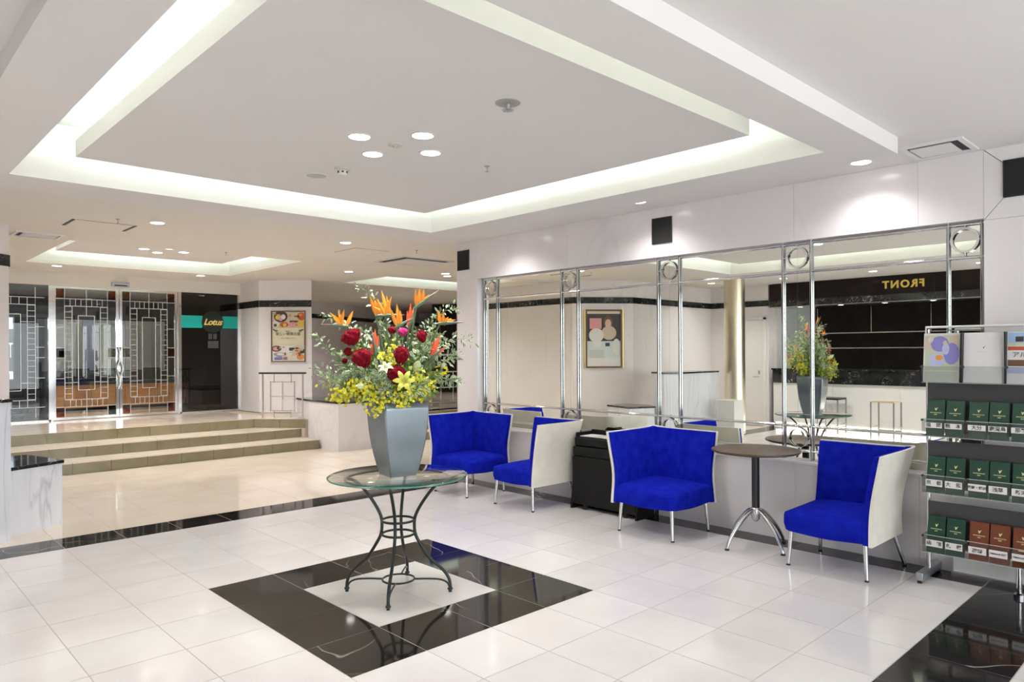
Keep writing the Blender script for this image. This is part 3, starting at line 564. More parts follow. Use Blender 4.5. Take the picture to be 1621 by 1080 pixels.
for x, y in ((-3.2, -2.5), (0.2, -3.4), (2.6, -3.6), (-1.5, -5.0)): downlight(x, y, HC, 'round downlight near the street windows', .3, group='downlights near the street windows')
t = thing('ceiling_speaker', 'flat round grey loudspeaker on the large cove panel', 'speaker', (.914, 2.006, PZ)); obj('grille', MB().lathe([(.075, 0), (.075, -.003), (.07, -.005)], 36), 'speaker_grey', t); obj('ring', MB().lathe([(.085, 0), (.085, -.002), (.076, -.004), (.076, 0)], 36), 'white_paint', t)
t = thing('smoke_detector', 'small cream smoke detector with dark slots beside the ceiling speaker', 'smoke detector', (.95, 1.68, PZ)); obj('base', MB().lathe([(.06, 0), (.06, -.012), (.05, -.018)], 28), 'off_white', t, smooth=40); obj('head', MB().lathe([(.032, -.018), (.034, -.04), (.022, -.052)], 20), 'white_paint', t, smooth=40)
for k in range(6): a = k*PI/3; obj('slot', MB().box(.033*math.cos(a)-.006, .033*math.sin(a)-.006, -.036, .033*math.cos(a)+.006, .033*math.sin(a)+.006, -.026), 'vent_dark', t)
t = thing('motion_sensor', 'flat cream disc in the middle of the four downlights', 'sensor', (.893, .911, PZ)); obj('disc', MB().lathe([(.05, 0), (.05, -.006), (.042, -.010)], 28), 'off_white', t, smooth=40); obj('dome', MB().lathe([(.018, -.010), (.014, -.016), (.004, -.019)], 16), 'speaker_grey', t, smooth=60)
def sprinkler(x, y, z, label, r=.045):
    t = thing('sprinkler', label, 'sprinkler', (x, y, z)); obj('escutcheon', MB().lathe([(r, 0), (r, -.003), (r*.5, -.010)], 24), 'brushed', t, smooth=40); obj('nozzle', MB().lathe([(r*.2, -.008), (r*.16, -.04)], 12), 'brushed', t)
    df = MB()
    for k in range(8): a = k*PI/4; df.box(-.003+r*.4*math.cos(a)-.004, r*.4*math.sin(a)-.004, -.043, r*.4*math.cos(a)+.005, r*.4*math.sin(a)+.004, -.040)
    obj('deflector', df.lathe([(r*.3, -.043), (r*.3, -.040)], 12), 'brushed', t)
sprinkler(.897, -.163, PZ, 'chrome ceiling rosette with a hanging pin on the large cove panel', .07)
sprinkler(1.696, .909, PZ, 'tiny dark sprinkler head on the large cove panel', .02); sprinkler(2.05, 6.6, HC, 'tiny sprinkler head before the small cove', .02); sprinkler(.30, 4.95, HC, 'tiny sprinkler head near the square hatch with dark bars', .02); sprinkler(3.85, 4.75, HC, 'tiny sprinkler head beside the air conditioner', .02)
def vent(x0, y0, x1, y1, z, label, slots):
    t = thing('air_vent', label, 'air vent', ((x0+x1)/2, (y0+y1)/2, z)); a, b = (x1-x0)/2, (y1-y0)/2; f = .035
    obj('frame', MB().box(-a, -b, -.012, -a+f, b, 0).box(a-f, -b, -.012, a, b, 0).box(-a+f, -b, -.012, a-f, -b+f, 0).box(-a+f, b-f, -.012, a-f, b, 0), 'white_paint', t)
    obj('duct', MB().box(-a+f, -b+f, -.003, a-f, b-f, -.001), 'vent_dark', t); k = .06
    obj('cover', MB().box(-a+f+k*slots[0], -b+f+k*slots[1], -.010, a-f-k*slots[2], b-f-k*slots[3], -.004), 'white_paint', t)
vent(3.42, -1.70, 3.82, -1.32, HC, 'white square air vent with dark slots beside the marble pier', (.9, .9, .2, .2))
vent(-.33, 6.42, .14, 6.80, HC, 'small white air vent at the left of the small cove', (.8, .8, .2, .5))
vent(4.05, 5.32, 4.95, 6.12, HC, 'large square ceiling air conditioner with dark slot above the planter wall', (2.3, 2.3, .2, .2))
t = thing('ceiling_hatch', 'square ceiling hatch with two dark side bars', 'hatch', (.26, 5.46, HC)); obj('panel', MB().box(-.26, -.22, -.004, .26, .22, 0), 'warm_plaster', t); obj('bar', MB().box(-.30, -.22, -.006, -.275, .22, 0), 'dark_grey', t); obj('bar', MB().box(.275, -.22, -.006, .30, .22, 0), 'dark_grey', t); obj('seam', MB().box(-.26, -.226, -.003, .26, -.22, 0).box(-.26, .22, -.003, .26, .226, 0), 'dark_grout', t)
t = thing('ceiling_hatch', 'thin-lined square ceiling hatch between two downlights', 'hatch', (3.38, 5.36, HC)); obj('panel', MB().box(-.245, -.265, -.003, .245, .265, 0), 'warm_plaster', t); obj('seam', MB().box(-.255, -.275, -.002, -.245, .275, 0).box(.245, -.275, -.002, .255, .275, 0).box(-.255, -.275, -.002, .255, -.265, 0).box(-.255, .265, -.002, .255, .275, 0), 'dark_grout', t)
# square black panels on the marble wall
for y0, l in ((3.72, 'square black panel on the marble pier at the far end of the mirror'), (.787, 'square black panel above the middle of the mirror'), (-2.04, 'square black panel framed by mitred marble beside the air vent')):
    t = thing('wall_speaker', l, 'wall panel', (WX, y0, 2.578)); obj('grille', MB().box(-.012, .006, .006, .0, .214, .239), 'black_matt', t); obj('frame', MB().box(-.014, 0, 0, 0, .006, .245).box(-.014, .214, 0, 0, .22, .245).box(-.014, .006, 0, 0, .214, .006).box(-.014, .006, .239, 0, .214, .245), 'black_plastic', t)
# ------------------------------------------------------------------ posters
def flat(mb_fn, mat, parent, name='print'):
    mb = MB(); mb_fn(mb); return obj(name, mb, mat, parent)
def poster(name, label, origin, ang, w, h, frame_mat, sheet, shapes, fr=.02, extra=()):
    """local x along the wall, local -y towards the room, z up"""
    t = thing(name, label, 'poster', origin, ang)
    obj('frame', MB().box(-w/2, -.03, 0, -w/2+fr, 0, h).box(w/2-fr, -.03, 0, w/2, 0, h).box(-w/2+fr, -.03, 0, w/2-fr, 0, fr).box(-w/2+fr, -.03, h-fr, w/2-fr, 0, h), frame_mat, t)
    sh = obj('sheet', MB().box(-w/2+fr, -.012, fr, w/2-fr, -.002, h-fr), sheet, t)
    for i, (kind, cx, cz, a, b, m_) in enumerate(shapes):
        mb = MB(); y = -.0125-.0003*i; cx *= w; cz *= h; a *= w; b *= h
        pts = [(cx+a*math.cos(2*PI*k/24), cz+b*math.sin(2*PI*k/24)) for k in range(24)] if kind == 'o' else [(cx-a, cz-b), (cx+a, cz-b), (cx+a, cz+b), (cx-a, cz+b)]
        lim = w/2-fr; pts = [(max(-lim, min(lim, p[0])), max(fr, min(h-fr, p[1]))) for p in pts]
        mb.add([(p[0], y, p[1]) for p in pts], [tuple(range(len(pts)))]); obj('print', mb, m_, sh)
    return t, sh
A45 = math.atan2(-.68, .71)
mid = (Vector((3.98, 9.90))+Vector((4.69, 9.22)))/2; nrm = Vector((-.69, -.72)); org = mid+nrm*.002
food = [('r', 0, .82, .5, .19, 'pr_tan'), ('o', -.22, .89, .2, .115, 'pr_dark'), ('o', -.29, .87, .09, .05, 'pr_yellow'), ('o', -.15, .88, .07, .05, 'pr_white'), ('o', .13, .90, .14, .07, 'pr_sage'), ('o', .38, .89, .12, .08, 'pr_red'), ('o', .36, .92, .05, .03, 'pr_orange'),
        ('o', -.38, .735, .12, .065, 'pr_white'), ('o', -.12, .73, .12, .05, 'pr_red'), ('o', -.1, .73, .06, .03, 'pr_yellow'), ('r', .18, .79, .14, .018, 'pr_dark'), ('o', .14, .73, .14, .05, 'pr_pink'), ('o', .37, .745, .12, .07, 'pr_yellow'),
        ('r', 0, .50, .5, .165, 'paper_cream'), ('r', 0, .17, .5, .155, 'pr_white'), ('o', -.35, .26, .15, .06, 'pr_brown'), ('o', -.36, .26, .09, .035, 'pr_pink'), ('o', .3, .28, .2, .04, 'pr_sage'), ('r', .1, .25, .08, .03, 'pr_dark'), ('o', .32, .21, .2, .05, 'pr_dark'), ('o', .25, .23, .12, .02, 'pr_white'),
        ('o', .15, .17, .13, .05, 'pr_tan'), ('o', .35, .10, .11, .06, 'pr_orange'), ('o', -.25, .15, .18, .04, 'pr_mauve'), ('o', -.22, .155, .12, .025, 'pr_white'), ('o', -.22, .08, .2, .03, 'pr_violet'), ('r', -.2, .055, .2, .008, 'pr_dark'), ('o', .08, .08, .13, .04, 'paper_cream')]
for k in range(36):
    up = k % 2; food.append(('o', random.uniform(-.42, .42), random.uniform(.68, .94) if up else random.uniform(.05, .29), random.uniform(.02, .055), random.uniform(.010, .03), random.choice(['pr_red', 'pr_orange', 'pr_yellow', 'pr_brown', 'pr_dark', 'pr_white', 'pr_sage', 'pr_tan', 'pr_pink', 'pr_green'])))
tz = .45
PW, PH = .64, .955; z0 = 1.557+(557.5-571.5)*13.25/1130
tp, sh = poster('poster', 'brown-framed food poster with dishes on the slanted marble pier', (org.x+.06*.72, org.y-.06*.69, z0), A45, PW, PH, 'dark_bronze', 'paper_cream', food)
for body, sz, zz in (('新しい朝食の宴', .066, .545), ('朝の彩り', .026, .60), ('ごゆっくりお楽しみください', .022, .465)):
    place_text(text_mesh('lettering', body, sz, 'ink', .0005), sh, (0, -.0225, zz*PH), (1, 0, 0), (0, 0, 1))
for sx in (-1, 1):
    fl = MB()
    for k in range(5): a = Vector((sx*(.25-.015*k), -.022, PH*(.635-.004*k))); fl.blade([a, a+Vector((sx*.02, 0, -.012*(k % 3))), a+Vector((sx*.045, 0, .01-.012*k))], [.002, .008, .001], (0, -1, 0), .1)
    obj('flourish', fl, 'ink', sh)
# wedding-style poster on the slanted left wall, seen in the mirror
ang2 = math.atan2(.72, .93); mid = Vector((-1.38, 5.33)).lerp(Vector((-.45, 6.05)), .49)
shapes2 = [('r', 0, .5, .5, .5, 'pr_dark'), ('r', 0, .26, .5, .2, 'pr_pale'), ('o', -.12, .78, .13, .12, 'pr_brown'), ('o', -.12, .76, .085, .075, 'pr_skin'), ('o', -.14, .60, .2, .12, 'pr_tan'), ('r', .22, .76, .16, .09, 'pr_pink'), ('o', .2, .56, .2, .12, 'pr_white'), ('o', -.34, .36, .11, .14, 'pr_white'), ('o', -.2, .2, .16, .07, 'pr_pale'), ('o', .18, .42, .12, .06, 'pr_white'), ('r', -.1, .4, .06, .03, 'pr_dark'), ('r', 0, .10, .5, .075, 'pr_white'), ('r', .2, .24, .2, .07, 'paper_grey'), ('r', 0, .955, .5, .03, 'paper_cream')]
tp2, sh2 = poster('poster', 'tall portrait poster in a gilt and brown frame on the slanted left wall', (mid.x+.006, mid.y-.008, 1.557-25.5*13.9/1130), ang2, .72, 1.12, 'dark_bronze', 'paper_white', shapes2, .035)
obj('gilt_edge', MB().box(-.38, -.036, .0, -.36, 0, 1.12).box(.36, -.036, .0, .38, 0, 1.12), 'brass', tp2)
# ------------------------------------------------------------------ chrome panel railing on the landing
P0, P1 = Vector((3.50, 8.70)), Vector((3.96, 8.17)); dv = (P1-P0); ln = dv.length
t = thing('railing', 'low chrome panel railing with black handrail at the end of the landing', 'railing', (P0.x, P0.y, .45), math.atan2(dv.y, dv.x))
obj('handrail', MB().box(-.06, -.03, .755, ln+.06, .03, .785), 'black_plastic', t, bevel=.008)
for x in (0, ln): obj('post', MB().box(x-.012, -.012, 0, x+.012, .012, .755), 'chrome', t)
br = lambda x0, z0, x1, z1: MB().box(min(x0, x1)-.0085, -.0085, min(z0, z1)-.0085, max(x0, x1)+.0085, .0085, max(z0, z1)+.0085)
l0, l1, xm = .14, ln-.14, ln/2
for q in ((l0, .13, l0, .62), (l1, .13, l1, .62), (xm, .13, xm, .62), (l0, .375, l1, .375), (l0, .62, l1, .62), (l0, .13, l1, .13), (l0+.06, .62, l0+.06, .755), (l1-.06, .62, l1-.06, .755), (l0+.06, .02, l0+.06, .13), (l1-.06, .02, l1-.06, .13), (0, .10, l0+.06, .10), (l1-.06, .10, ln, .10)): obj('bar', br(*q), 'chrome', t)
t = thing('railing', 'tall chrome railing above the second flight of steps', 'railing', (5.95, 7.9, .462))
for k in range(5): obj('post', MB().tube([(k*1.2, 0, 0), (k*1.2, 0, 1.05)], .018, 10), 'chrome', t, smooth=60)
for z in (1.05, .72, .42, .14): obj('rail', MB().tube([(-.02, 0, z), (4.82, 0, z)], .016 if z > 1 else .011, 8), 'chrome', t, smooth=60)
for k in range(16): obj('baluster', MB().tube([(.3*k+.15, 0, .14), (.3*k+.15, 0, .72)], .009, 8), 'chrome', t, smooth=60)
# ------------------------------------------------------------------ reception counter (seen in the mirror)
t = thing('reception_counter', 'white reception counter with black veined granite top', 'counter', (-4.17, 0, 0))
yy = [3.9, 2.7, 1.5, .3, -.9, -2.1]
for i in range(5):
    obj('front_panel', MB().box(-.06, yy[i+1]+.002, .12, 0-.03, yy[i]-.002, .91), 'white_paint', t); obj('granite_apron', MB().box(-.07, yy[i+1]+.001, .91, 0, yy[i]-.001, 1.17), 'granite', t)
obj('counter_top', MB().box(-.7, -2.1, 1.17, .02, 3.92, 1.20), 'granite', t); obj('body', MB().box(-.6, -2.1, 0, -.06, 3.9, 1.17), 'white_paint', t); obj('glow_strip', MB().box(-.059, -2.0, .05, -.045, 3.85, .09), 'strip_glow', t)
t = thing('reception_fascia', 'dark wood fascia with gold letters above the reception counter', 'fascia', (-4.17, 0, 2.45))
obj('body', MB().box(-.5, -2.1, 0, -.02, 3.95, .469), 'dark_wood', t); obj('edge_strip', MB().box(-.5, -2.1, -.012, 0, 3.95, 0), 'satin_chrome', t)
for i in range(6): obj('granite_band', MB().box(-.02, -2.1+1.01*i, 0, -.004, -2.1+1.01*(i+1)-.002, .13), 'granite', t); obj('wood_panel', MB().box(-.02, -2.1+1.01*i, .132, -.006, -2.1+1.01*(i+1)-.002, .468), 'dark_wood', t)
place_text(text_mesh('lettering', 'FRONT', .185, 'gold_paint', .008, .006, 0, 1.25), t, (.002, 1.43, .295), (0, 1, 0), (0, 0, 1))
for k, (x, y) in enumerate(((-3.85, 1.62), (-3.95, 2.62))):
    t = thing('stool', ('square chrome bar stool standing alone before the reception counter', 'dark-seated chrome stool before the reception counter, behind the glass table in the mirror')[k], 'stool', (x, y, 0)); s = .19
    obj('seat', MB().box(-s-.01, -s-.01, .63, s+.01, s+.01, .665), ('pr_tan', 'black_leather')[k], t, bevel=.008)
    for sx in (-1, 1):
        for sy in (-1, 1): obj('leg', MB().box(sx*s-.011, sy*s-.011, 0, sx*s+.011, sy*s+.011, .63), 'satin_chrome', t)
    for sy in (-1, 1): obj('stretcher', MB().box(-s, sy*s-.008, .17, s, sy*s+.008, .19), 'satin_chrome', t); obj('stretcher', MB().box(sy*s-.008, -s, .10, sy*s+.008, s, .12), 'satin_chrome', t)
t = thing('counter_bouquet', 'small orange bouquet in a dark pot at the end of the reception counter', 'bouquet', (-4.4, 3.55, 1.20)); obj('pot', MB().lathe([(.05, 0), (.075, .10), (.07, .11)], 20), 'black_plastic', t, smooth=50); fl = MB(); lv = MB()
for k in range(26):
    a = random.uniform(0, 2*PI); rr = random.uniform(.02, .15); c = Vector((rr*math.cos(a), rr*math.sin(a), .18+random.uniform(0, .26)))
    for q in range(5): d = Vector((random.gauss(0, 1), random.gauss(0, 1), random.gauss(.3, 1))).normalized(); (fl if k % 3 else lv).blade([c, c+d*.03, c+d*.065], [.004, .016, .002], d.orthogonal(), .2)
obj('petals', fl, 'petal_orange', t, kind='stuff'); obj('leaves', lv, 'mid_leaf', t, kind='stuff'); obj('stems', MB().tube([(0, 0, .05), (0, 0, .3)], .02, 6), 'stem_green', t)
# ------------------------------------------------------------------ blue chairs
def back_path(a, setback, n=9, rad=.07):
    """points and outward normals along the L: (-a,a) -> corner (a,a) -> (a,-a)"""
    out = []
    for i in range(n): t_ = i/(n-1); out.append((Vector((-a+setback+(2*a-setback-rad)*t_, a)), Vector((0, 1))))
    for i in range(1, 6): an = PI/2-PI/2*i/6; out.append((Vector((a-rad+rad*math.cos(an), a-rad+rad*math.sin(an))), Vector((math.cos(an), math.sin(an)))))
    for i in range(n): t_ = i/(n-1); out.append((Vector((a, a-rad-(2*a-setback-rad)*t_)), Vector((1, 0))))
    return out
def back_shell(o0, o1, zb, zt, inset, m=10):
    mb = MB(); rows = []
    for j in range(m+1):
        t_ = j/m; flare = .008+.010*math.cos(PI*t_*2)*(1-t_)+.076*t_**1.7; a = .305+flare; sb = inset+.085*t_**1.5; rows.append((back_path(a, sb), t_))
    k = len(rows[0][0])
    def P(j, i, o):
        (p, n), t_ = rows[j][0][i], rows[j][1]; zc = zt+.012*math.exp(-((i-(k-1)/2)/3.0)**2)
        q = p-n*o; return (q.x, q.y, zb+(zc-zb)*t_)
    O = [[P(j, i, o0) for i in range(k)] for j in range(m+1)]; I = [[P(j, i, o1) for i in range(k)] for j in range(m+1)]
    vs = [p for r_ in O for p in r_]+[p for r_ in I for p in r_]; B = k*(m+1); fs = []
    for j in range(m):
        for i in range(k-1):
            a = j*k+i; fs.append((a, a+k, a+k+1, a+1)); fs.append((B+a, B+a+1, B+a+k+1, B+a+k))
        a = j*k; fs.append((a, B+a, B+a+k, a+k)); a = j*k+k-1; fs.append((a, a+k, B+a+k, B+a))
    for i in range(k-1): fs.append((i, i+1, B+i+1, B+i)); a = m*k+i; fs.append((a, B+a, B+a+1, a+1))
    return mb.add(vs, fs)
shell_me = mesh('back_shell', back_shell(0.0, .022, .245, .855, 0), 'cream_fabric', 50)
lining_me = mesh('back_lining', back_shell(.0215, .062, .252, .848, .008), 'blue_fabric', 50)
def seat_mesh():
    n = 14; a = .302; vs = []; fs = []
    def top(x, y): return .405+.020*(1-(x/a)**2)*(1-(y/a)**2)+.012*(x+y)/(2*a)
    def rim(x, y):   # rounded plan corner towards the front
        return x, y
    for j in range(n+1):
        for i in range(n+1):
            x = -a+2*a*i/n; y = -a+2*a*j/n; e = max(abs(x), abs(y)) > a-1e-6; z = top(x, y)-(.012 if e else 0)
            if x < -a*.9 and y < -a*.9: x += .02; y += .02
            vs.append((x, y, z))
    def idx(i, j): return j*(n+1)+i
    for j in range(n):
        for i in range(n): fs.append((idx(i, j), idx(i+1, j), idx(i+1, j+1), idx(i, j+1)))
    per = [idx(i, 0) for i in range(n)]+[idx(n, j) for j in range(n)]+[idx(n-i, n) for i in range(n)]+[idx(0, n-j) for j in range(n)]
    prev = per
    for sc, z in ((1.02, .36), (1.02, .30), (.985, .25)):
        cur = []
        for q in per: x, y, _ = vs[q]; s_ = abs(x)+abs(y); vs.append((x*sc, y*sc, z+.008*math.cos(x*9)*math.cos(y*9)*(1 if z < .27 else 0))); cur.append(len(vs)-1)
        for q in range(len(per)): fs.append((prev[q], cur[q], cur[(q+1) % len(per)], prev[(q+1) % len(per)]))
        prev = cur
    fs.append(tuple(prev[::-1])); mb = MB(); mb.add(vs, fs); mb.f = [f_[::1] for f_ in mb.f]; return mb
seat_me = mesh('seat', seat_mesh(), 'blue_fabric', 60)
leg_mes = {}
def leg(sx, sy):
    if (sx, sy) not in leg_mes:
        rear = sx > 0 and sy > 0; o = .045 if rear else .0
        leg_mes[(sx, sy)] = mesh('leg', MB().tube([(sx*.255, sy*.255, .27), (sx*(.272+o), sy*(.272+o), .012)], [.017, .0125], 14), 'satin_chrome', 50)
    return leg_mes[(sx, sy)]
glide_me = mesh('glide', MB().lathe([(.015, 0), (.015, .008), (.012, .012)], 14), 'black_plastic')
def lounge_chair(x, y, rot, label):
    t = thing('lounge_chair', label, 'chair', (x, y, 0), rot, 'blue lounge chairs along the mirror')
    obj('seat', seat_me, None, t); obj('back_shell', shell_me, None, t)['label'] = 'cream outer shell'; obj('back_lining', lining_me, None, t)['label'] = 'blue padded inside of the back'
    for sx in (-1, 1):
        for sy in (-1, 1):
            l = obj('leg', leg(sx, sy), None, t); o = .045 if sx > 0 and sy > 0 else 0; obj('glide', glide_me, None, l, loc=(sx*(.272+o), sy*(.272+o), 0))
lounge_chair(3.385, 3.125, 0, 'blue lounge chair turned to the flowers beside the marble pier')
lounge_chair(3.405, 2.15, -PI/2, 'blue lounge chair with its cream side beside the black cabinet, facing the pier')
lounge_chair(3.43, .575, 0, 'blue lounge chair between the black cabinet and the round brown table')
lounge_chair(3.505, -.905, -PI/2, 'blue lounge chair with its cream side towards the brochure rack')
# ------------------------------------------------------------------ round brown table
t = thing('side_table', 'round brown table on a black column with chrome feet between two blue chairs', 'table', (3.535, -.225, 0))
obj('table_top', MB().lathe([(.28, .745), (.325, .752), (.34, .762), (.338, .772), (.33, .774)], 56), 'walnut', t, smooth=50); obj('column', MB().tube([(0, 0, .285), (0, 0, .748)], .03, 24), 'black_plastic', t, smooth=50); obj('top_plate', MB().box(-.11, -.11, .735, .11, .11, .747), 'black_plastic', t)
obj('hub', MB().lathe([(.012, .20), (.03, .22), (.045, .29), (.032, .31)], 24), 'satin_chrome', t, smooth=50)
for k in range(4):
    a = 1.22+k*PI/2; c, s = math.cos(a), math.sin(a); pts = [(.03, .285), (.07, .275), (.14, .22), (.225, .13), (.275, .05), (.29, .012)]
    lg = obj('leg', MB().tube(spline([(r_*c, r_*s, z) for r_, z in pts], 5), [.02-.009*i/25 for i in range(26)], 10), 'satin_chrome', t, smooth=60); obj('foot', MB().lathe([(.018, 0), (.018, .01), (.012, .016)], 14, (.29*c, .29*s, 0)), 'black_plastic', lg)
# ------------------------------------------------------------------ black cabinet with papers
t = thing('cabinet', 'black cabinet with a slanted open top between two blue chairs', 'cabinet', (3.72, 1.35, 0)); w = .385
obj('body', MB().box(-.17, -w, .05, .165, w, .52), 'cabinet_black', t, bevel=.004)
obj('side_panel', MB().hexa([(-.18, w, 0), (.168, w, 0), (.168, w+.02, 0), (-.18, w+.02, 0)], [(-.09, w, .745), (.168, w, .745), (.168, w+.02, .745), (-.09, w+.02, .745)]), 'cabinet_black', t)
obj('side_panel', MB().hexa([(-.18, -w-.02, 0), (.168, -w-.02, 0), (.168, -w, 0), (-.18, -w, 0)], [(-.09, -w-.02, .745), (.168, -w-.02, .745), (.168, -w, .745), (-.09, -w, .745)]), 'cabinet_black', t)
for z0, z1, x in ((.525, .615, -.16), (.625, .70, -.135)): obj('drawer_front', MB().box(x, -w, z0, .16, w, z1), 'cabinet_black', t, bevel=.004)
obj('back_rail', MB().box(.13, -w, .70, .165, w, .76), 'cabinet_black', t); obj('top_tray', MB().box(-.10, -w, .70, .13, w, .708), 'cabinet_black', t)
for s in (-1, 1): obj('castor', MB().lathe([(.028, 0), (.028, .045)], 14, (-.13, s*.25, 0)), 'black_matt', t)
for k in range(5):
    q = tag(obj('magazine', MB().box(-.10, -.075, 0, .10, .075, .006), ('paper_white', 'paper_grey')[k % 2], loc=(3.73, 1.07+.14*k, .7085+.0005*k), rotz=random.uniform(-.06, .06)), ('first', 'second', 'third', 'fourth', 'fifth')[k]+' pale magazine on the black cabinet from the round table end', 'magazine', 'magazines on the black cabinet')
# ------------------------------------------------------------------ glass table with flowers
TX, TY = .875, .875
t = thing('glass_table', 'round glass table on a curved black iron base in the black floor square', 'table', (TX, TY, 0))
obj('glass_top', MB().lathe([(.444, .750), (.450, .753), (.450, .759), (.444, .762)], 72), 'table_glass', t, smooth=30)
edge = MB(); n = 72; pr_ = [(.4445, .7505), (.4515, .753), (.4515, .759), (.4445, .7615)]
edge.add([(r_*math.cos(2*PI*j/n), r_*math.sin(2*PI*j/n), z) for j in range(n) for r_, z in pr_], [(j*4+k, ((j+1) % n)*4+k, ((j+1) % n)*4+k+1, j*4+k+1) for j in range(n) for k in range(3)])
obj('glass_rim', edge, 'glass_edge', t, smooth=40)
for k in range(4):
    a = PI/4+k*PI/2; c, s = math.cos(a), math.sin(a)
    prof = [(.335, .738), (.285, .722), (.225, .67), (.155, .575), (.112, .49), (.106, .42), (.115, .37), (.14, .32), (.205, .22), (.29, .145), (.328, .09), (.338, .045), (.338, .012)]
    lg = obj('leg', MB().tube(spline([(r_*c, r_*s, z) for r_, z in prof], 4), .0105, 12), 'iron', t, smooth=60)
    obj('foot', MB().lathe([(.011, 0), (.011, .012), (.017, .016), (.017, .024), (.012, .03)], 16, (.338*c, .338*s, 0)), 'iron', lg, smooth=50)
    obj('brace', MB().tube(spline([(.10*c, .10*s, .082), (.19*c, .19*s, .084), (.27*c, .27*s, .08), (.315*c, .315*s, .062), (.332*c, .332*s, .035)], 4), .006, 8), 'iron', t, smooth=60)
for z, r_, w in ((.467, .104, .008), (.378, .104, .008), (.082, .103, .0065), (.741, .335, .008)): obj('hoop', MB().tube([(r_*math.cos(2*PI*j/40), r_*math.sin(2*PI*j/40), z) for j in range(40)], w, 8, closed=True), 'iron', t, smooth=60)
VZ = .7625
vs_ = thing('vase', 'tall square silver metal vase with curved sides on the glass table', 'vase', (TX, TY, VZ), math.radians(-10))
prof = [(.092, 0), (.105, .05), (.120, .12), (.134, .20), (.144, .28), (.150, .36), (.153, .43), (.154, .475)]
body = MB(); rows = []
for a, z in prof:
    pts = []
    for q in range(4):
        an = PI/4+q*PI/2
        for da in (-.06, .06):
            x, y = math.cos(an), math.sin(an); pts.append((a*(1.0 if x > 0 else -1.0)+(-.008 if (x > 0) else .008)*(1 if (q in (0, 2)) == (da > 0) else 0), a*(1.0 if y > 0 else -1.0)+(-.008 if y > 0 else .008)*(0 if (q in (0, 2)) == (da > 0) else 1), z))
    rows.append(pts)
k = 8; body.add([p for r_ in rows for p in r_], [(j*k+i, j*k+(i+1) % k, (j+1)*k+(i+1) % k, (j+1)*k+i) for j in range(len(prof)-1) for i in range(k)]+[tuple(range(k-1, -1, -1))])
o = obj('body', body, 'vase_silver', vs_, smooth=40); sd = o.modifiers.new('thick', 'SOLIDIFY'); sd.thickness = .006; sd.offset = -1
obj('filling', MB().box(-.138, -.138, .40, .138, .138, .44), 'deep_leaf', vs_)
# flowers: (a, z, b) = metres right of the vase, height, metres behind its centre line as seen across the table
RX, FXY = Vector((math.sin(YAW), -math.cos(YAW), 0)), Vector((math.cos(YAW), math.sin(YAW), 0))
def fp(px, py, b=0.0): k = 4.69+b; return Vector((TX, TY, 0))+RX*((px-626)*k/FPX)+FXY*b+Vector((0, 0, 1.557-(py-557.5)*k/FPX))
def mouth(px, b): return Vector((TX, TY, 1.19))+RX*max(-.10, min(.10, (px-626)*.0011))+FXY*max(-.09, min(.09, b*.5))
def stem_path(px, py, b, sag=0.0, n=10):
    A, B = mouth(px, b), fp(px, py, b); M_ = A.lerp(B, .5)+Vector((0, 0, .05+sag)); return spline([A, M_, B], n//2)
def bird(px, py, b, bx, by, petals, label, mat='petal_orange', lenp=.10):
    base = fp(px, py, b); t = thing('bird_of_paradise', label, 'flower', tuple(mouth(px, b)), 0, 'bird of paradise flowers in the vase'); O = Vector(t.location)
    pth = [p-O for p in stem_path(px, py, b)]; obj('stem', MB().tube(pth, .006, 8), 'dark_stem', t, smooth=60)
    tip = fp(px+bx, py+by, b)-O; bs = base-O; d = tip-bs; side = d.cross(Vector((0, 0, 1))).normalized() if d.cross(Vector((0, 0, 1))).length > 1e-3 else Vector((1, 0, 0))
    obj('bract', MB().tube([bs-d*.12, bs+d*.1, bs+d*.4, bs+d*.75, bs+d], [.006, .0125, .010, .006, .001], 8, at=[0, .1, .4, .75, 1]), 'bract', t, smooth=60, attr=True)
    for i, (ax, ay) in enumerate(petals):
        e = fp(px+ax, py+ay, b+random.uniform(-.03, .03))-O; v = e-bs; st = bs+d*.12*(i % 3)
        obj('petal', MB().blade([st, st.lerp(e, .3), st.lerp(e, .65), e], [.004, .0125, .010, .001], -FXY+RX*random.uniform(-.4, .4), .3), mat, t)
bird(548, 516, -.05, -40, -4, [(-27, -22), (-12, -24), (-2, -27), (10, -25), (-20, -14)], 'bird of paradise whose long green beak points away from the pier side')
bird(592, 500, .02, 14, -2, [(-9, -33), (-3, -30), (4, -27)], 'bird of paradise in the tall orange cluster, slimmer crest')
bird(609, 499, -.04, 30, -1, [(-13, -26), (-6, -39), (1, -31), (10, -30), (-19, -14)], 'bird of paradise in the tall orange cluster, widest crest')
bird(628, 517, -.06, 26, -14, [(-9, -29), (0, -36), (5, -27)], 'bird of paradise with upright crest in the middle of the bouquet')
bird(656, 486, .00, 38, -28, [(0, -28), (6, -30), (13, -29), (22, -20)], 'bird of paradise standing highest on a bare stem')
bird(694, 512, -.02, 39, -2, [(-2, -20), (6, -17), (18, -8), (24, -6), (14, -10)], 'bird of paradise whose beak points to the mirror side')
bird(643, 520, .05, 8, -30, [(-3, -28), (2, -40), (6, -33)], 'slim red-orange bird of paradise bud behind the yellow lily', 'petal_red_orange')
bird(597, 560, -.12, -6, -38, [(-6, -26), (-2, -40), (4, -30), (-10, -16)], 'red-orange bird of paradise low between the crimson heads', 'petal_red_orange')
bird(684, 566, -.10, 18, -16, [(6, -30), (12, -36), (22, -18), (3, -16)], 'red-orange bird of paradise low beside the pale bud', 'petal_red_orange')
bird(555, 540, .03, -10, -22, [(-9, -18), (-4, -24)], 'small red-orange bird of paradise behind the wide crimson head', 'petal_red_orange')
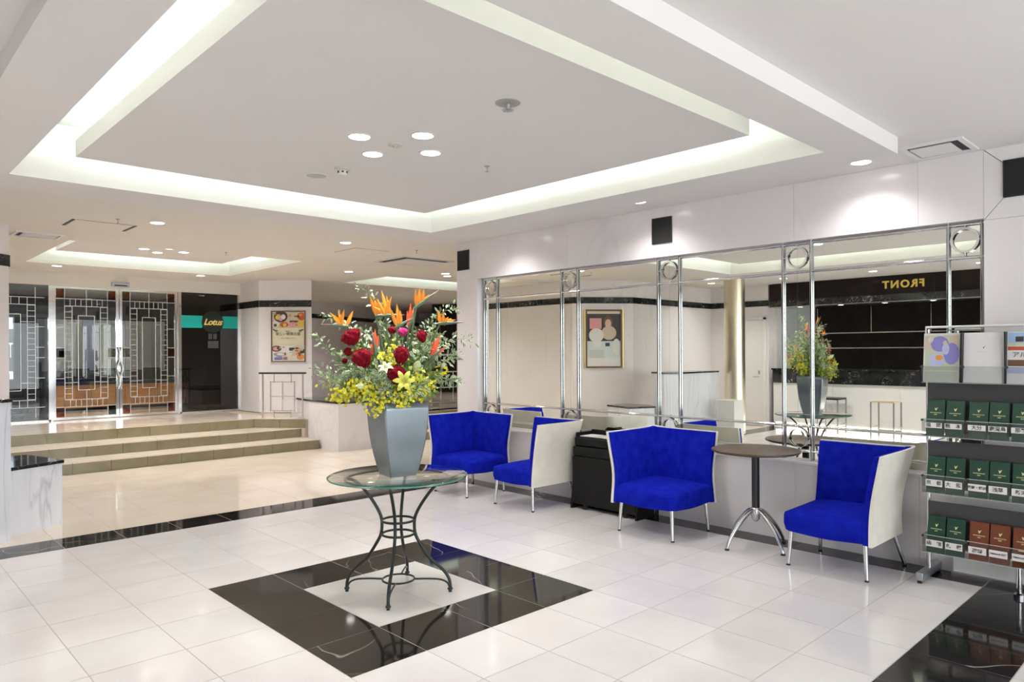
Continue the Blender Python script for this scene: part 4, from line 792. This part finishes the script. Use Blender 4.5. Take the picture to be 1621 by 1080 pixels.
def comb(px, py, b, rx, rz, tilt, label, mat='celosia_red'):
    t = thing('cockscomb', label, 'flower', tuple(mouth(px, b)), 0, 'crimson cockscomb heads in the vase'); O = Vector(t.location); c = fp(px, py, b)-O
    obj('stem', MB().tube([p-O for p in stem_path(px, py+5, b)], .005, 7), 'stem_green', t, smooth=60)
    mb = MB(); n, m_ = 36, 18; vs = []; fs = []; rx *= .00415; rz *= .00415
    for i in range(m_+1):
        ph = -PI/2+PI*i/m_
        for j in range(n):
            an = 2*PI*j/n; bump = 1+.10*math.sin(an*6+ph*4+px)+.08*math.sin(an*11-ph*9)+random.uniform(-.08, .08); u_ = math.cos(ph)*math.cos(an)*rx*bump; d_ = math.cos(ph)*math.sin(an)*min(rx, rz)*.75*bump; w_ = math.sin(ph)*rz*bump
            w_ -= .22*rz*math.cos(2.5*u_/rx)-.2*rz if w_ < 0 else 0; u2, w2 = u_*math.cos(tilt)-w_*math.sin(tilt), u_*math.sin(tilt)+w_*math.cos(tilt); vs.append(c+RX*u2+FXY*d_+Vector((0, 0, w2)))
    for i in range(m_):
        for j in range(n): fs.append((i*n+j, i*n+(j+1) % n, (i+1)*n+(j+1) % n, (i+1)*n+j))
    obj('crest', mb.add(vs, fs), mat, t, smooth=60)
for a in ((558, 533, -.10, 15, 11, .45, 'wide tilted crimson cockscomb under the green beak'), (578, 566, -.17, 15, 13, .35, 'large crimson cockscomb above the yellow sprays'), (639, 562, -.17, 11, 13, 0, 'upright crimson cockscomb stacked above another'), (632, 592, -.19, 14, 13, .1, 'crimson cockscomb just behind the open yellow lily'), (667, 532, -.06, 8, 9, .2, 'small ragged crimson cockscomb below the tall bare stem'), (618, 522, .02, 8, 5, 0, 'small flat crimson cockscomb behind the orange crests'), (552, 556, -.08, 7, 6, .2, 'small dark crimson cockscomb half hidden in leaves'), (545, 570, -.05, 5, 4, 0, 'tiny crimson cockscomb at the leafy edge')): comb(*a)
comb(635, 525, .0, 8, 6, 0, 'small magenta cockscomb in the middle of the bouquet', 'celosia_pink')
def lily(px, py, b, size, tiltx, tilty, label, mat='lily_yellow', closed=False):
    t = thing('lily', label, 'flower', tuple(mouth(px, b)), 0); O = Vector(t.location); c = fp(px, py, b)-O
    obj('stem', MB().tube([p-O for p in stem_path(px, py+4, b)], .004, 7), 'stem_green', t, smooth=60)
    ax = (-FXY*.9+RX*tiltx+Vector((0, 0, tilty))).normalized(); s1 = ax.orthogonal().normalized(); s2 = ax.cross(s1); size *= .00415
    for k in range(6):
        a = k*PI/3+.3; r_ = s1*math.cos(a)+s2*math.sin(a)
        pts = [c-ax*size*.35, c+r_*size*.25+ax*size*.15, c+r_*size*.65+ax*size*.3, c+r_*size*1.0+ax*size*(.12 if not closed else .7)] if not closed else [c-ax*size*.5, c+r_*size*.2, c+r_*size*.22+ax*size*.5, c+ax*size*1.0]
        obj('petal', MB().blade(spline(pts, 3), [.003, .10*size, .17*size, .20*size, .22*size, .22*size, .20*size, .15*size, .09*size, .001], ax, .12), mat, t)
    if not closed: obj('stamens', MB().tube([c, c+ax*size*.6+s1*size*.1], .0015, 5).tube([c, c+ax*size*.6-s1*size*.1], .0015, 5).tube([c, c+ax*size*.55+s2*size*.12], .0015, 5), 'lily_pale', t)
lily(646, 602, -.24, 17, .1, .15, 'open yellow lily at the front of the bouquet'); lily(616, 582, -.21, 13, -.1, 1.0, 'half-open pale lily beside the crimson heads', 'lily_pale'); lily(580, 610, -.20, 14, -.7, .1, 'pale green lily low over the yellow sprays', 'lily_pale', True); lily(661, 582, -.15, 18, .5, .9, 'large pale green lily bud beside the upright crimson head', 'lily_pale', True); lily(700, 580, -.08, 10, .6, .8, 'small pale lily bud at the leafy mirror side', 'lily_pale', True)
def spray(px, py, b, n, label, spread=16, mat='orchid_yellow', droop=0):
    t = thing('orchid_spray', label, 'flower', tuple(mouth(px, b)), 0, 'yellow orchid sprays in the vase'); O = Vector(t.location); A = Vector((0, 0, 0)); B = fp(px, py, b)-O; M_ = A.lerp(B, .5)+Vector((0, 0, .06+droop))
    pth = spline([A, M_, B], 8); obj('stem', MB().tube(pth, .002, 5), 'stem_green', t); fl = MB(); fl2 = MB()
    n = int(n*1.7)
    for k in range(n):
        u = (k/n)**.8; i = min(int((.25+.75*u)*(len(pth)-1)), len(pth)-1); sp = spread*.00415*(1-.5*u); c = pth[i]+RX*random.gauss(0, sp*.7)+Vector((0, 0, random.gauss(0, sp*.55)))+FXY*random.gauss(0, sp*.8); s = random.uniform(.007, .012)
        nn = (-FXY+RX*random.gauss(0, .6)+Vector((0, 0, random.gauss(.2, .5)))).normalized(); s1 = nn.orthogonal().normalized(); s2 = nn.cross(s1); tgt = fl if random.random() < .6 else fl2
        for q in range(4): a = q*PI/2+random.uniform(-.3, .3); r_ = s1*math.cos(a)+s2*math.sin(a); tgt.blade([c, c+r_*s*.6+nn*.003, c+r_*s*1.1], [.002, s*.55, s*.15], nn, .1)
    obj('florets', fl, mat, t, kind='stuff'); obj('buds', fl2, 'orchid_lime', t, kind='stuff')
for a in ((518, 632, -.10, 46, 'yellow orchid spray reaching lowest towards the steps side'), (540, 622, -.16, 60, 'dense yellow orchid spray hanging over the dark face of the vase'), (560, 606, -.18, 56, 'yellow orchid spray below the large crimson head'), (588, 618, -.2, 46, 'yellow orchid spray above the vase corner'), (600, 652, -.26, 34, 'yellow orchid spray trailing down over the vase rim'), (642, 640, -.26, 20, 'short yellow orchid spray trailing over the bright vase face'), (612, 560, -.16, 34, 'upright yellow orchid spray between the crimson heads'), (624, 545, -.10, 30, 'upright yellow orchid spray behind the half-open lily'), (686, 612, -.14, 40, 'yellow orchid spray spreading to the mirror side'), (672, 596, -.18, 40, 'yellow orchid spray beside the large pale bud'), (700, 590, -.05, 24, 'thin yellow orchid spray at the leafy mirror side'), (512, 602, -.02, 22, 'thin pale orchid spray reaching to the steps side'), (566, 552, -.08, 16, 'few yellow orchid florets beside the wide crimson head'), (660, 620, -.22, 30, 'yellow orchid spray over the bright rim of the vase'), (640, 560, .22, 60, 'yellow orchid spray at the back of the bouquet facing the mirror'), (600, 590, .26, 60, 'low yellow orchid spray at the back of the bouquet facing the mirror'), (670, 600, .22, 60, 'wide yellow orchid spray at the back of the bouquet facing the mirror')): spray(*a)
def branch(pts, n, label, size=.03, mat='variegated_leaf', spread=.0):
    P = [fp(*p) for p in pts]; A = mouth(pts[0][0], pts[0][2]); t = thing('leafy_branch', label, 'branch', tuple(A), 0, 'leafy branches in the vase'); pth = [p-A for p in spline([A]+P, 8)]
    obj('stem', MB().tube(pth, [.0028-.0018*i/len(pth) for i in range(len(pth))], 6), 'stem_green', t); lv = MB()
    for k in range(n):
        u = .22+.78*k/n; f_ = u*(len(pth)-1); i = min(int(f_), len(pth)-2); c = pth[i].lerp(pth[i+1], f_-i); tg = (pth[i+1]-pth[i]).normalized()
        sd_ = (RX*random.gauss(0, 1)+FXY*random.gauss(0, 1)+Vector((0, 0, random.gauss(.1, 1)))); d = (sd_-tg*sd_.dot(tg)*.5+tg*.5).normalized(); s = size*random.uniform(.65, 1.15)*(1.1-.45*u); c = c+sd_.normalized()*spread*random.random()
        nn = (-FXY*.6+RX*random.gauss(0, .7)+Vector((0, 0, random.gauss(.3, .7)))).normalized(); lv.blade([c, c+d*s*.3, c+d*s*.65, c+d*s+Vector((0, 0, -.1*s))], [.001, s*.20, s*.19, .001], nn, .08)
    obj('leaves', lv, mat, t, kind='stuff', attr=True)
BR = [([(560, 590, -.05), (525, 560, -.05), (500, 526, -.05)], 34, 'variegated branch arching high to the steps side'), ([(560, 600, 0), (520, 590, 0), (494, 582, .02)], 34, 'variegated branch reaching straight to the steps side'), ([(580, 560, .05), (545, 510, .05), (506, 500, .05)], 40, 'variegated branch over the long green beak'), ([(600, 560, .05), (590, 480, .06), (562, 452, .06)], 30, 'bare-tipped variegated branch rising highest'),
      ([(590, 570, 0), (570, 540, 0), (555, 522, 0)], 44, 'leafy variegated branch behind the wide crimson head'), ([(620, 560, .05), (605, 525, .05), (600, 510, .05)], 44, 'leafy variegated branch behind the orange cluster'), ([(655, 560, 0), (665, 530, 0), (680, 508, 0)], 48, 'leafy variegated branch below the tall bare stem'), ([(670, 560, .03), (690, 500, .03), (722, 488, .03)], 44, 'variegated branch with large grey leaves over the beak on the mirror side'),
      ([(670, 570, .0), (705, 540, 0), (745, 537, .0)], 46, 'variegated branch reaching farthest to the mirror side'), ([(680, 580, -.03), (705, 570, 0), (722, 560, 0)], 46, 'dense variegated branch on the mirror side'), ([(680, 600, -.05), (705, 600, -.03), (728, 606, -.02)], 40, 'low variegated branch on the mirror side'), ([(660, 570, -.1), (680, 555, -.08), (700, 545, -.06)], 48, 'variegated branch behind the low red-orange flower'),
      ([(560, 610, -.12), (530, 600, -.12), (512, 596, -.1)], 44, 'low variegated branch above the yellow sprays'), ([(590, 600, -.16), (575, 590, -.15), (555, 585, -.14)], 50, 'short variegated branch beside the large crimson head'), ([(610, 600, -.2), (605, 590, -.2), (600, 578, -.18)], 44, 'short variegated branch between the crimson heads'), ([(620, 625, -.2), (615, 612, -.2), (608, 604, -.2)], 50, 'short variegated branch at the front under the lilies'),
      ([(660, 620, -.2), (668, 612, -.18), (680, 605, -.16)], 44, 'short variegated branch over the bright vase face'), ([(640, 570, .05), (650, 545, .05), (655, 520, .06)], 44, 'variegated branch behind the upright crimson head'), ([(600, 570, .2), (580, 540, .22), (560, 520, .25)], 50, 'variegated branch at the back towards the counter'), ([(650, 570, .2), (660, 540, .24), (690, 530, .26)], 50, 'variegated branch at the back towards the mirror'), ([(620, 580, .2), (620, 550, .24), (625, 520, .26)], 50, 'upright variegated branch at the back of the bouquet')]
for p, n, l in BR: branch(p, int(n*1.8), l, .047, spread=.04)
for p, n, l in (([(575, 620, -.08), (560, 612, -.08), (545, 606, -.08)], 60, 'deep green filler branch low on the steps side'), ([(620, 622, -.1), (618, 600, -.08), (612, 585, -.06)], 70, 'deep green filler branch low in the middle'), ([(668, 622, -.06), (680, 605, -.04), (690, 590, -.02)], 60, 'deep green filler branch low on the mirror side'), ([(625, 610, .1), (625, 590, .15), (625, 570, .2)], 80, 'deep green filler branch at the back of the bouquet'), ([(600, 605, .0), (590, 585, .0), (580, 570, .0)], 60, 'deep green filler branch under the crimson heads'), ([(650, 600, .0), (655, 580, .0), (660, 565, .0)], 60, 'deep green filler branch behind the lily buds'), ([(590, 600, .02), (575, 570, .04), (572, 545, .04)], 50, 'green filler branch between the wide and the large crimson heads'), ([(610, 590, .02), (612, 560, .04), (612, 535, .05)], 50, 'green filler branch below the tall orange cluster'), ([(640, 590, .03), (648, 560, .05), (650, 530, .06)], 50, 'green filler branch below the magenta head'), ([(665, 590, .0), (678, 560, .0), (684, 535, .0)], 50, 'green filler branch below the ragged crimson head'), ([(570, 605, -.02), (548, 585, .0), (540, 560, .0)], 44, 'green filler branch under the tiny crimson head')): branch(p, int(n*1.3), l, .06, 'mid_leaf', .06)
# ------------------------------------------------------------------ brochure rack
RXP = 3.66; RY0, RY1 = -1.43, -2.42
t = thing('brochure_rack', 'grey metal brochure rack with acrylic pockets beside the marble pier', 'rack', (0, 0, 0))
for y in (RY0, RY1):
    obj('post', MB().tube([(RXP, y, .06), (RXP, y, 1.70)], .014, 14), 'satin_chrome', t, smooth=60); ft = obj('foot', MB().box(3.45, y-.022, .018, 3.87, y+.022, .07), 'grey_steel', t, bevel=.004); obj('glide', MB().box(3.455, y-.012, 0, 3.48, y+.012, .018).box(3.84, y-.012, 0, 3.865, y+.012, .018), 'black_plastic', ft)
obj('post', MB().tube([(3.60, -1.955, .03), (3.60, -1.955, .21)], .016, 14), 'chrome', t, smooth=60); obj('post_base', MB().lathe([(.03, 0), (.03, .02), (.018, .03)], 18, (3.60, -1.955, 0)), 'chrome', t)
obj('top_frame', MB().tube([(RXP-.02, RY0+.01, 1.34), (RXP-.01, RY0+.01, 1.712), (RXP-.01, RY1, 1.712), (RXP-.02, RY1, 1.34)], .009, 8), 'white_paint', t)
obj('top_back', MB().box(RXP-.018, RY1, 1.345, RXP-.015, RY0, 1.705), 'acrylic', t)
tiers = [(1.34, 1.225, 1.222, .985, 1.097, 1.075, 1.040), (.945, .850, .852, .608, .725, .697, .652), (.535, .452, .455, .208, .324, .295, .250)]
def pocket(zb, zt, name='pocket'):
    p = obj(name, MB().box(3.498, RY1+.01, zb, 3.501, RY0-.005, zt), 'acrylic', t); obj('pocket_floor', MB().box(3.498, RY1+.01, zb-.003, RXP-.02, RY0-.005, zb), 'acrylic', t); obj('pocket_side', MB().box(3.498, RY0-.008, zb, RXP-.02, RY0-.005, zt), 'acrylic', t)
    obj('pocket_edge', MB().box(3.4975, RY1+.01, zt-.0015, 3.5015, RY0-.005, zt+.001).box(3.4975, RY1+.01, zb-.003, 3.5015, RY0-.005, zb-.001), 'pr_pale', t)
pocket(1.343, 1.452)
for q in range(4): obj('clip', MB().tube([(3.50, RY0-.012-.237*q, 1.447), (3.475, RY0-.012-.237*q, 1.447)], .009, 10), 'dark_grey', t)
for q in range(1, 4): obj('divider', MB().box(3.50, RY0-.002-.237*q-.004, 1.345, 3.56, RY0-.002-.237*q+.004, 1.67), 'black_plastic', t)
YL = [-1.456, -1.570, -1.702, -1.815, -1.936, -2.050, -2.165, -2.28]
names = [['福　岡', '熊　本', '大分', '鹿児島', '那覇', '宮崎', '長崎', '佐賀'], ['京　都', '大　阪', '湘南・藤沢', '浅草', '新潟', '仙台', '秋田', '山形'], ['函　館', '札　幌', 'TERRACE\n函館 元町', 'TERRACE 函館', 'TERRACE 札幌', '小樽', '旭川', '帯広']]
seen_place = [['first', 'second', 'third', 'fourth', 'fifth', 'sixth', 'seventh', 'eighth']]*3
cov = {m_: mesh('cover', MB().hexa([(3.510, -.105, 0), (3.535, -.105, 0), (3.535, 0, 0), (3.510, 0, 0)], [(3.560, -.105, .235), (3.585, -.105, .235), (3.585, 0, .235), (3.560, 0, .235)]), m_) for m_ in ('green_cover', 'brown_cover')}
em = MB()   # gilt bird emblem and a row of tiny letter-like dashes
sl = lambda z: 3.509+z*.05/.235
def gq(y0, z0, y1, z1): em.add([(sl(z0), y0, z0), (sl(z0), y1, z0), (sl(z1), y1, z1), (sl(z1), y0, z1)], [(0, 1, 2, 3)])
em.add([(sl(.165), -.052, .165), (sl(.175), -.060, .178), (sl(.185), -.064, .19), (sl(.18), -.053, .18), (sl(.187), -.045, .187), (sl(.175), -.047, .175)], [(0, 1, 2, 3), (0, 3, 4, 5)])
for k in range(9): gq(-.020-.0075*k, .150, -.024-.0075*k, .156)
for k in range(3): gq(-.044-.006*k, .138, -.048-.006*k, .144)
em_me = mesh('emblem', em, 'gilt')
plc = ('first', 'second', 'third', 'fourth', 'fifth', 'sixth', 'seventh', 'eighth')
for r_, (b1, b0, top, bot, lip, l1, l0) in enumerate(tiers):
    obj('back_board', MB().box(RXP-.055, RY1+.01, b0-.22, RXP-.045, RY0-.012, b1), 'dark_grey', t); pocket(bot, lip)
    for q in range(2): obj('clip', MB().tube([(3.50, RY0-.012-.25*q, lip-.006), (3.482, RY0-.012-.25*q, lip-.006)], .008, 10), 'dark_grey', t)
    for k, y in enumerate(YL):
        mt = 'brown_cover' if (r_ == 2 and k >= 2) else 'green_cover'
        p = thing('pamphlet', '%s pamphlet with gilt emblem, %s from the chair end of the %s row' % (('green', 'brown')[mt == 'brown_cover'], plc[k], ('upper', 'middle', 'lowest')[r_]), 'pamphlet', (0, y, bot+.001), 0, 'pamphlets in the brochure rack')
        obj('cover', cov[mt], None, p); obj('emblem', em_me, None, p)
        if r_ == 2 and k == 4: obj('gold_bar', MB().box(3.526, -.075, .098, 3.53, -.03, .104), 'gilt', p)
        n_ = obj('name_tag', MB().box(3.4955, y-.101, l0, 3.4975, y-.002, l1), 'paper_white', t, bevel=.001); txt = names[r_][k]
        place_text(text_mesh('lettering', txt, .030 if len(txt) <= 4 else (.021 if len(txt) < 6 else .0135), 'ink', .0003, .0006), n_, (3.495, y-.0515, (l0+l1)/2), (0, -1, 0), (0, 0, 1))
def brochure(y0, label, sheet, shapes, txt=()):
    p = thing('brochure', label, 'brochure', (3.512, y0, 1.3445), 0); w, h = .212, .325
    M_ = Matrix.Rotation(math.radians(6), 4, 'Y'); bk = obj('cover', MB().box(0, -w, 0, .006, 0, h), sheet, p); bk.matrix_local = M_
    for i, (kind, cy, cz, a, b, m_) in enumerate(shapes):
        cy *= w; cz *= h; a *= w; b *= h; x = -.0004-.0002*i
        pts = [(cy+a*math.cos(2*PI*k/24), cz+b*math.sin(2*PI*k/24)) for k in range(24)] if kind == 'o' else [(cy-a, cz-b), (cy+a, cz-b), (cy+a, cz+b), (cy-a, cz+b)]
        pts = [(max(.004, min(w-.004, q[0])), max(.004, min(h-.004, q[1]))) for q in pts]; obj('print', MB().add([(x, -q[0], q[1]) for q in pts], [tuple(range(len(pts)))]), m_, bk)
    for body, sz, cy, cz, m_ in txt: place_text(text_mesh('lettering', body, sz, m_, .0002), bk, (-.006, -cy*w, cz*h), (0, -1, 0), (0, 0, 1))
brochure(-1.440, 'brochure with a purple iris photograph in the top pocket', 'pr_white', [('r', .5, .6, .46, .36, 'pr_sage'), ('r', .2, .8, .18, .14, 'pr_tan'), ('r', .85, .82, .12, .13, 'pr_tan'), ('o', .45, .78, .25, .16, 'pr_violet'), ('o', .78, .58, .22, .22, 'pr_violet'), ('o', .38, .45, .22, .15, 'pr_lilac'), ('o', .62, .68, .10, .12, 'pr_lilac'), ('o', .44, .50, .10, .055, 'pr_orange'), ('o', .60, .80, .06, .05, 'pr_tan'), ('r', .5, .12, .46, .1, 'paper_grey')], (('春', .04, .2, .86, 'paper_white'),))
brochure(-1.675, 'plain white brochure with a tiny dark emblem in the top pocket', 'paper_white', [('o', .52, .70, .015, .018, 'pr_dark'), ('o', .55, .72, .012, .01, 'pr_red'), ('r', .48, .62, .08, .004, 'paper_grey')])
brochure(-1.912, 'brochure with a landscape band and wording in the top pocket', 'paper_white', [('r', .5, .88, .5, .11, 'pr_sky'), ('r', .3, .86, .1, .05, 'pr_dark'), ('r', .5, .75, .5, .04, 'pr_sage'), ('r', .5, .68, .5, .035, 'pr_red'), ('r', .5, .40, .5, .06, 'pr_brown'), ('r', .5, .26, .5, .06, 'pr_lilac')], (('アルバム', .04, .5, .55, 'ink'),))
brochure(-2.149, 'pale green brochure at the far end of the top pocket', 'pr_sage', [('r', .5, .7, .4, .2, 'pr_pale')])
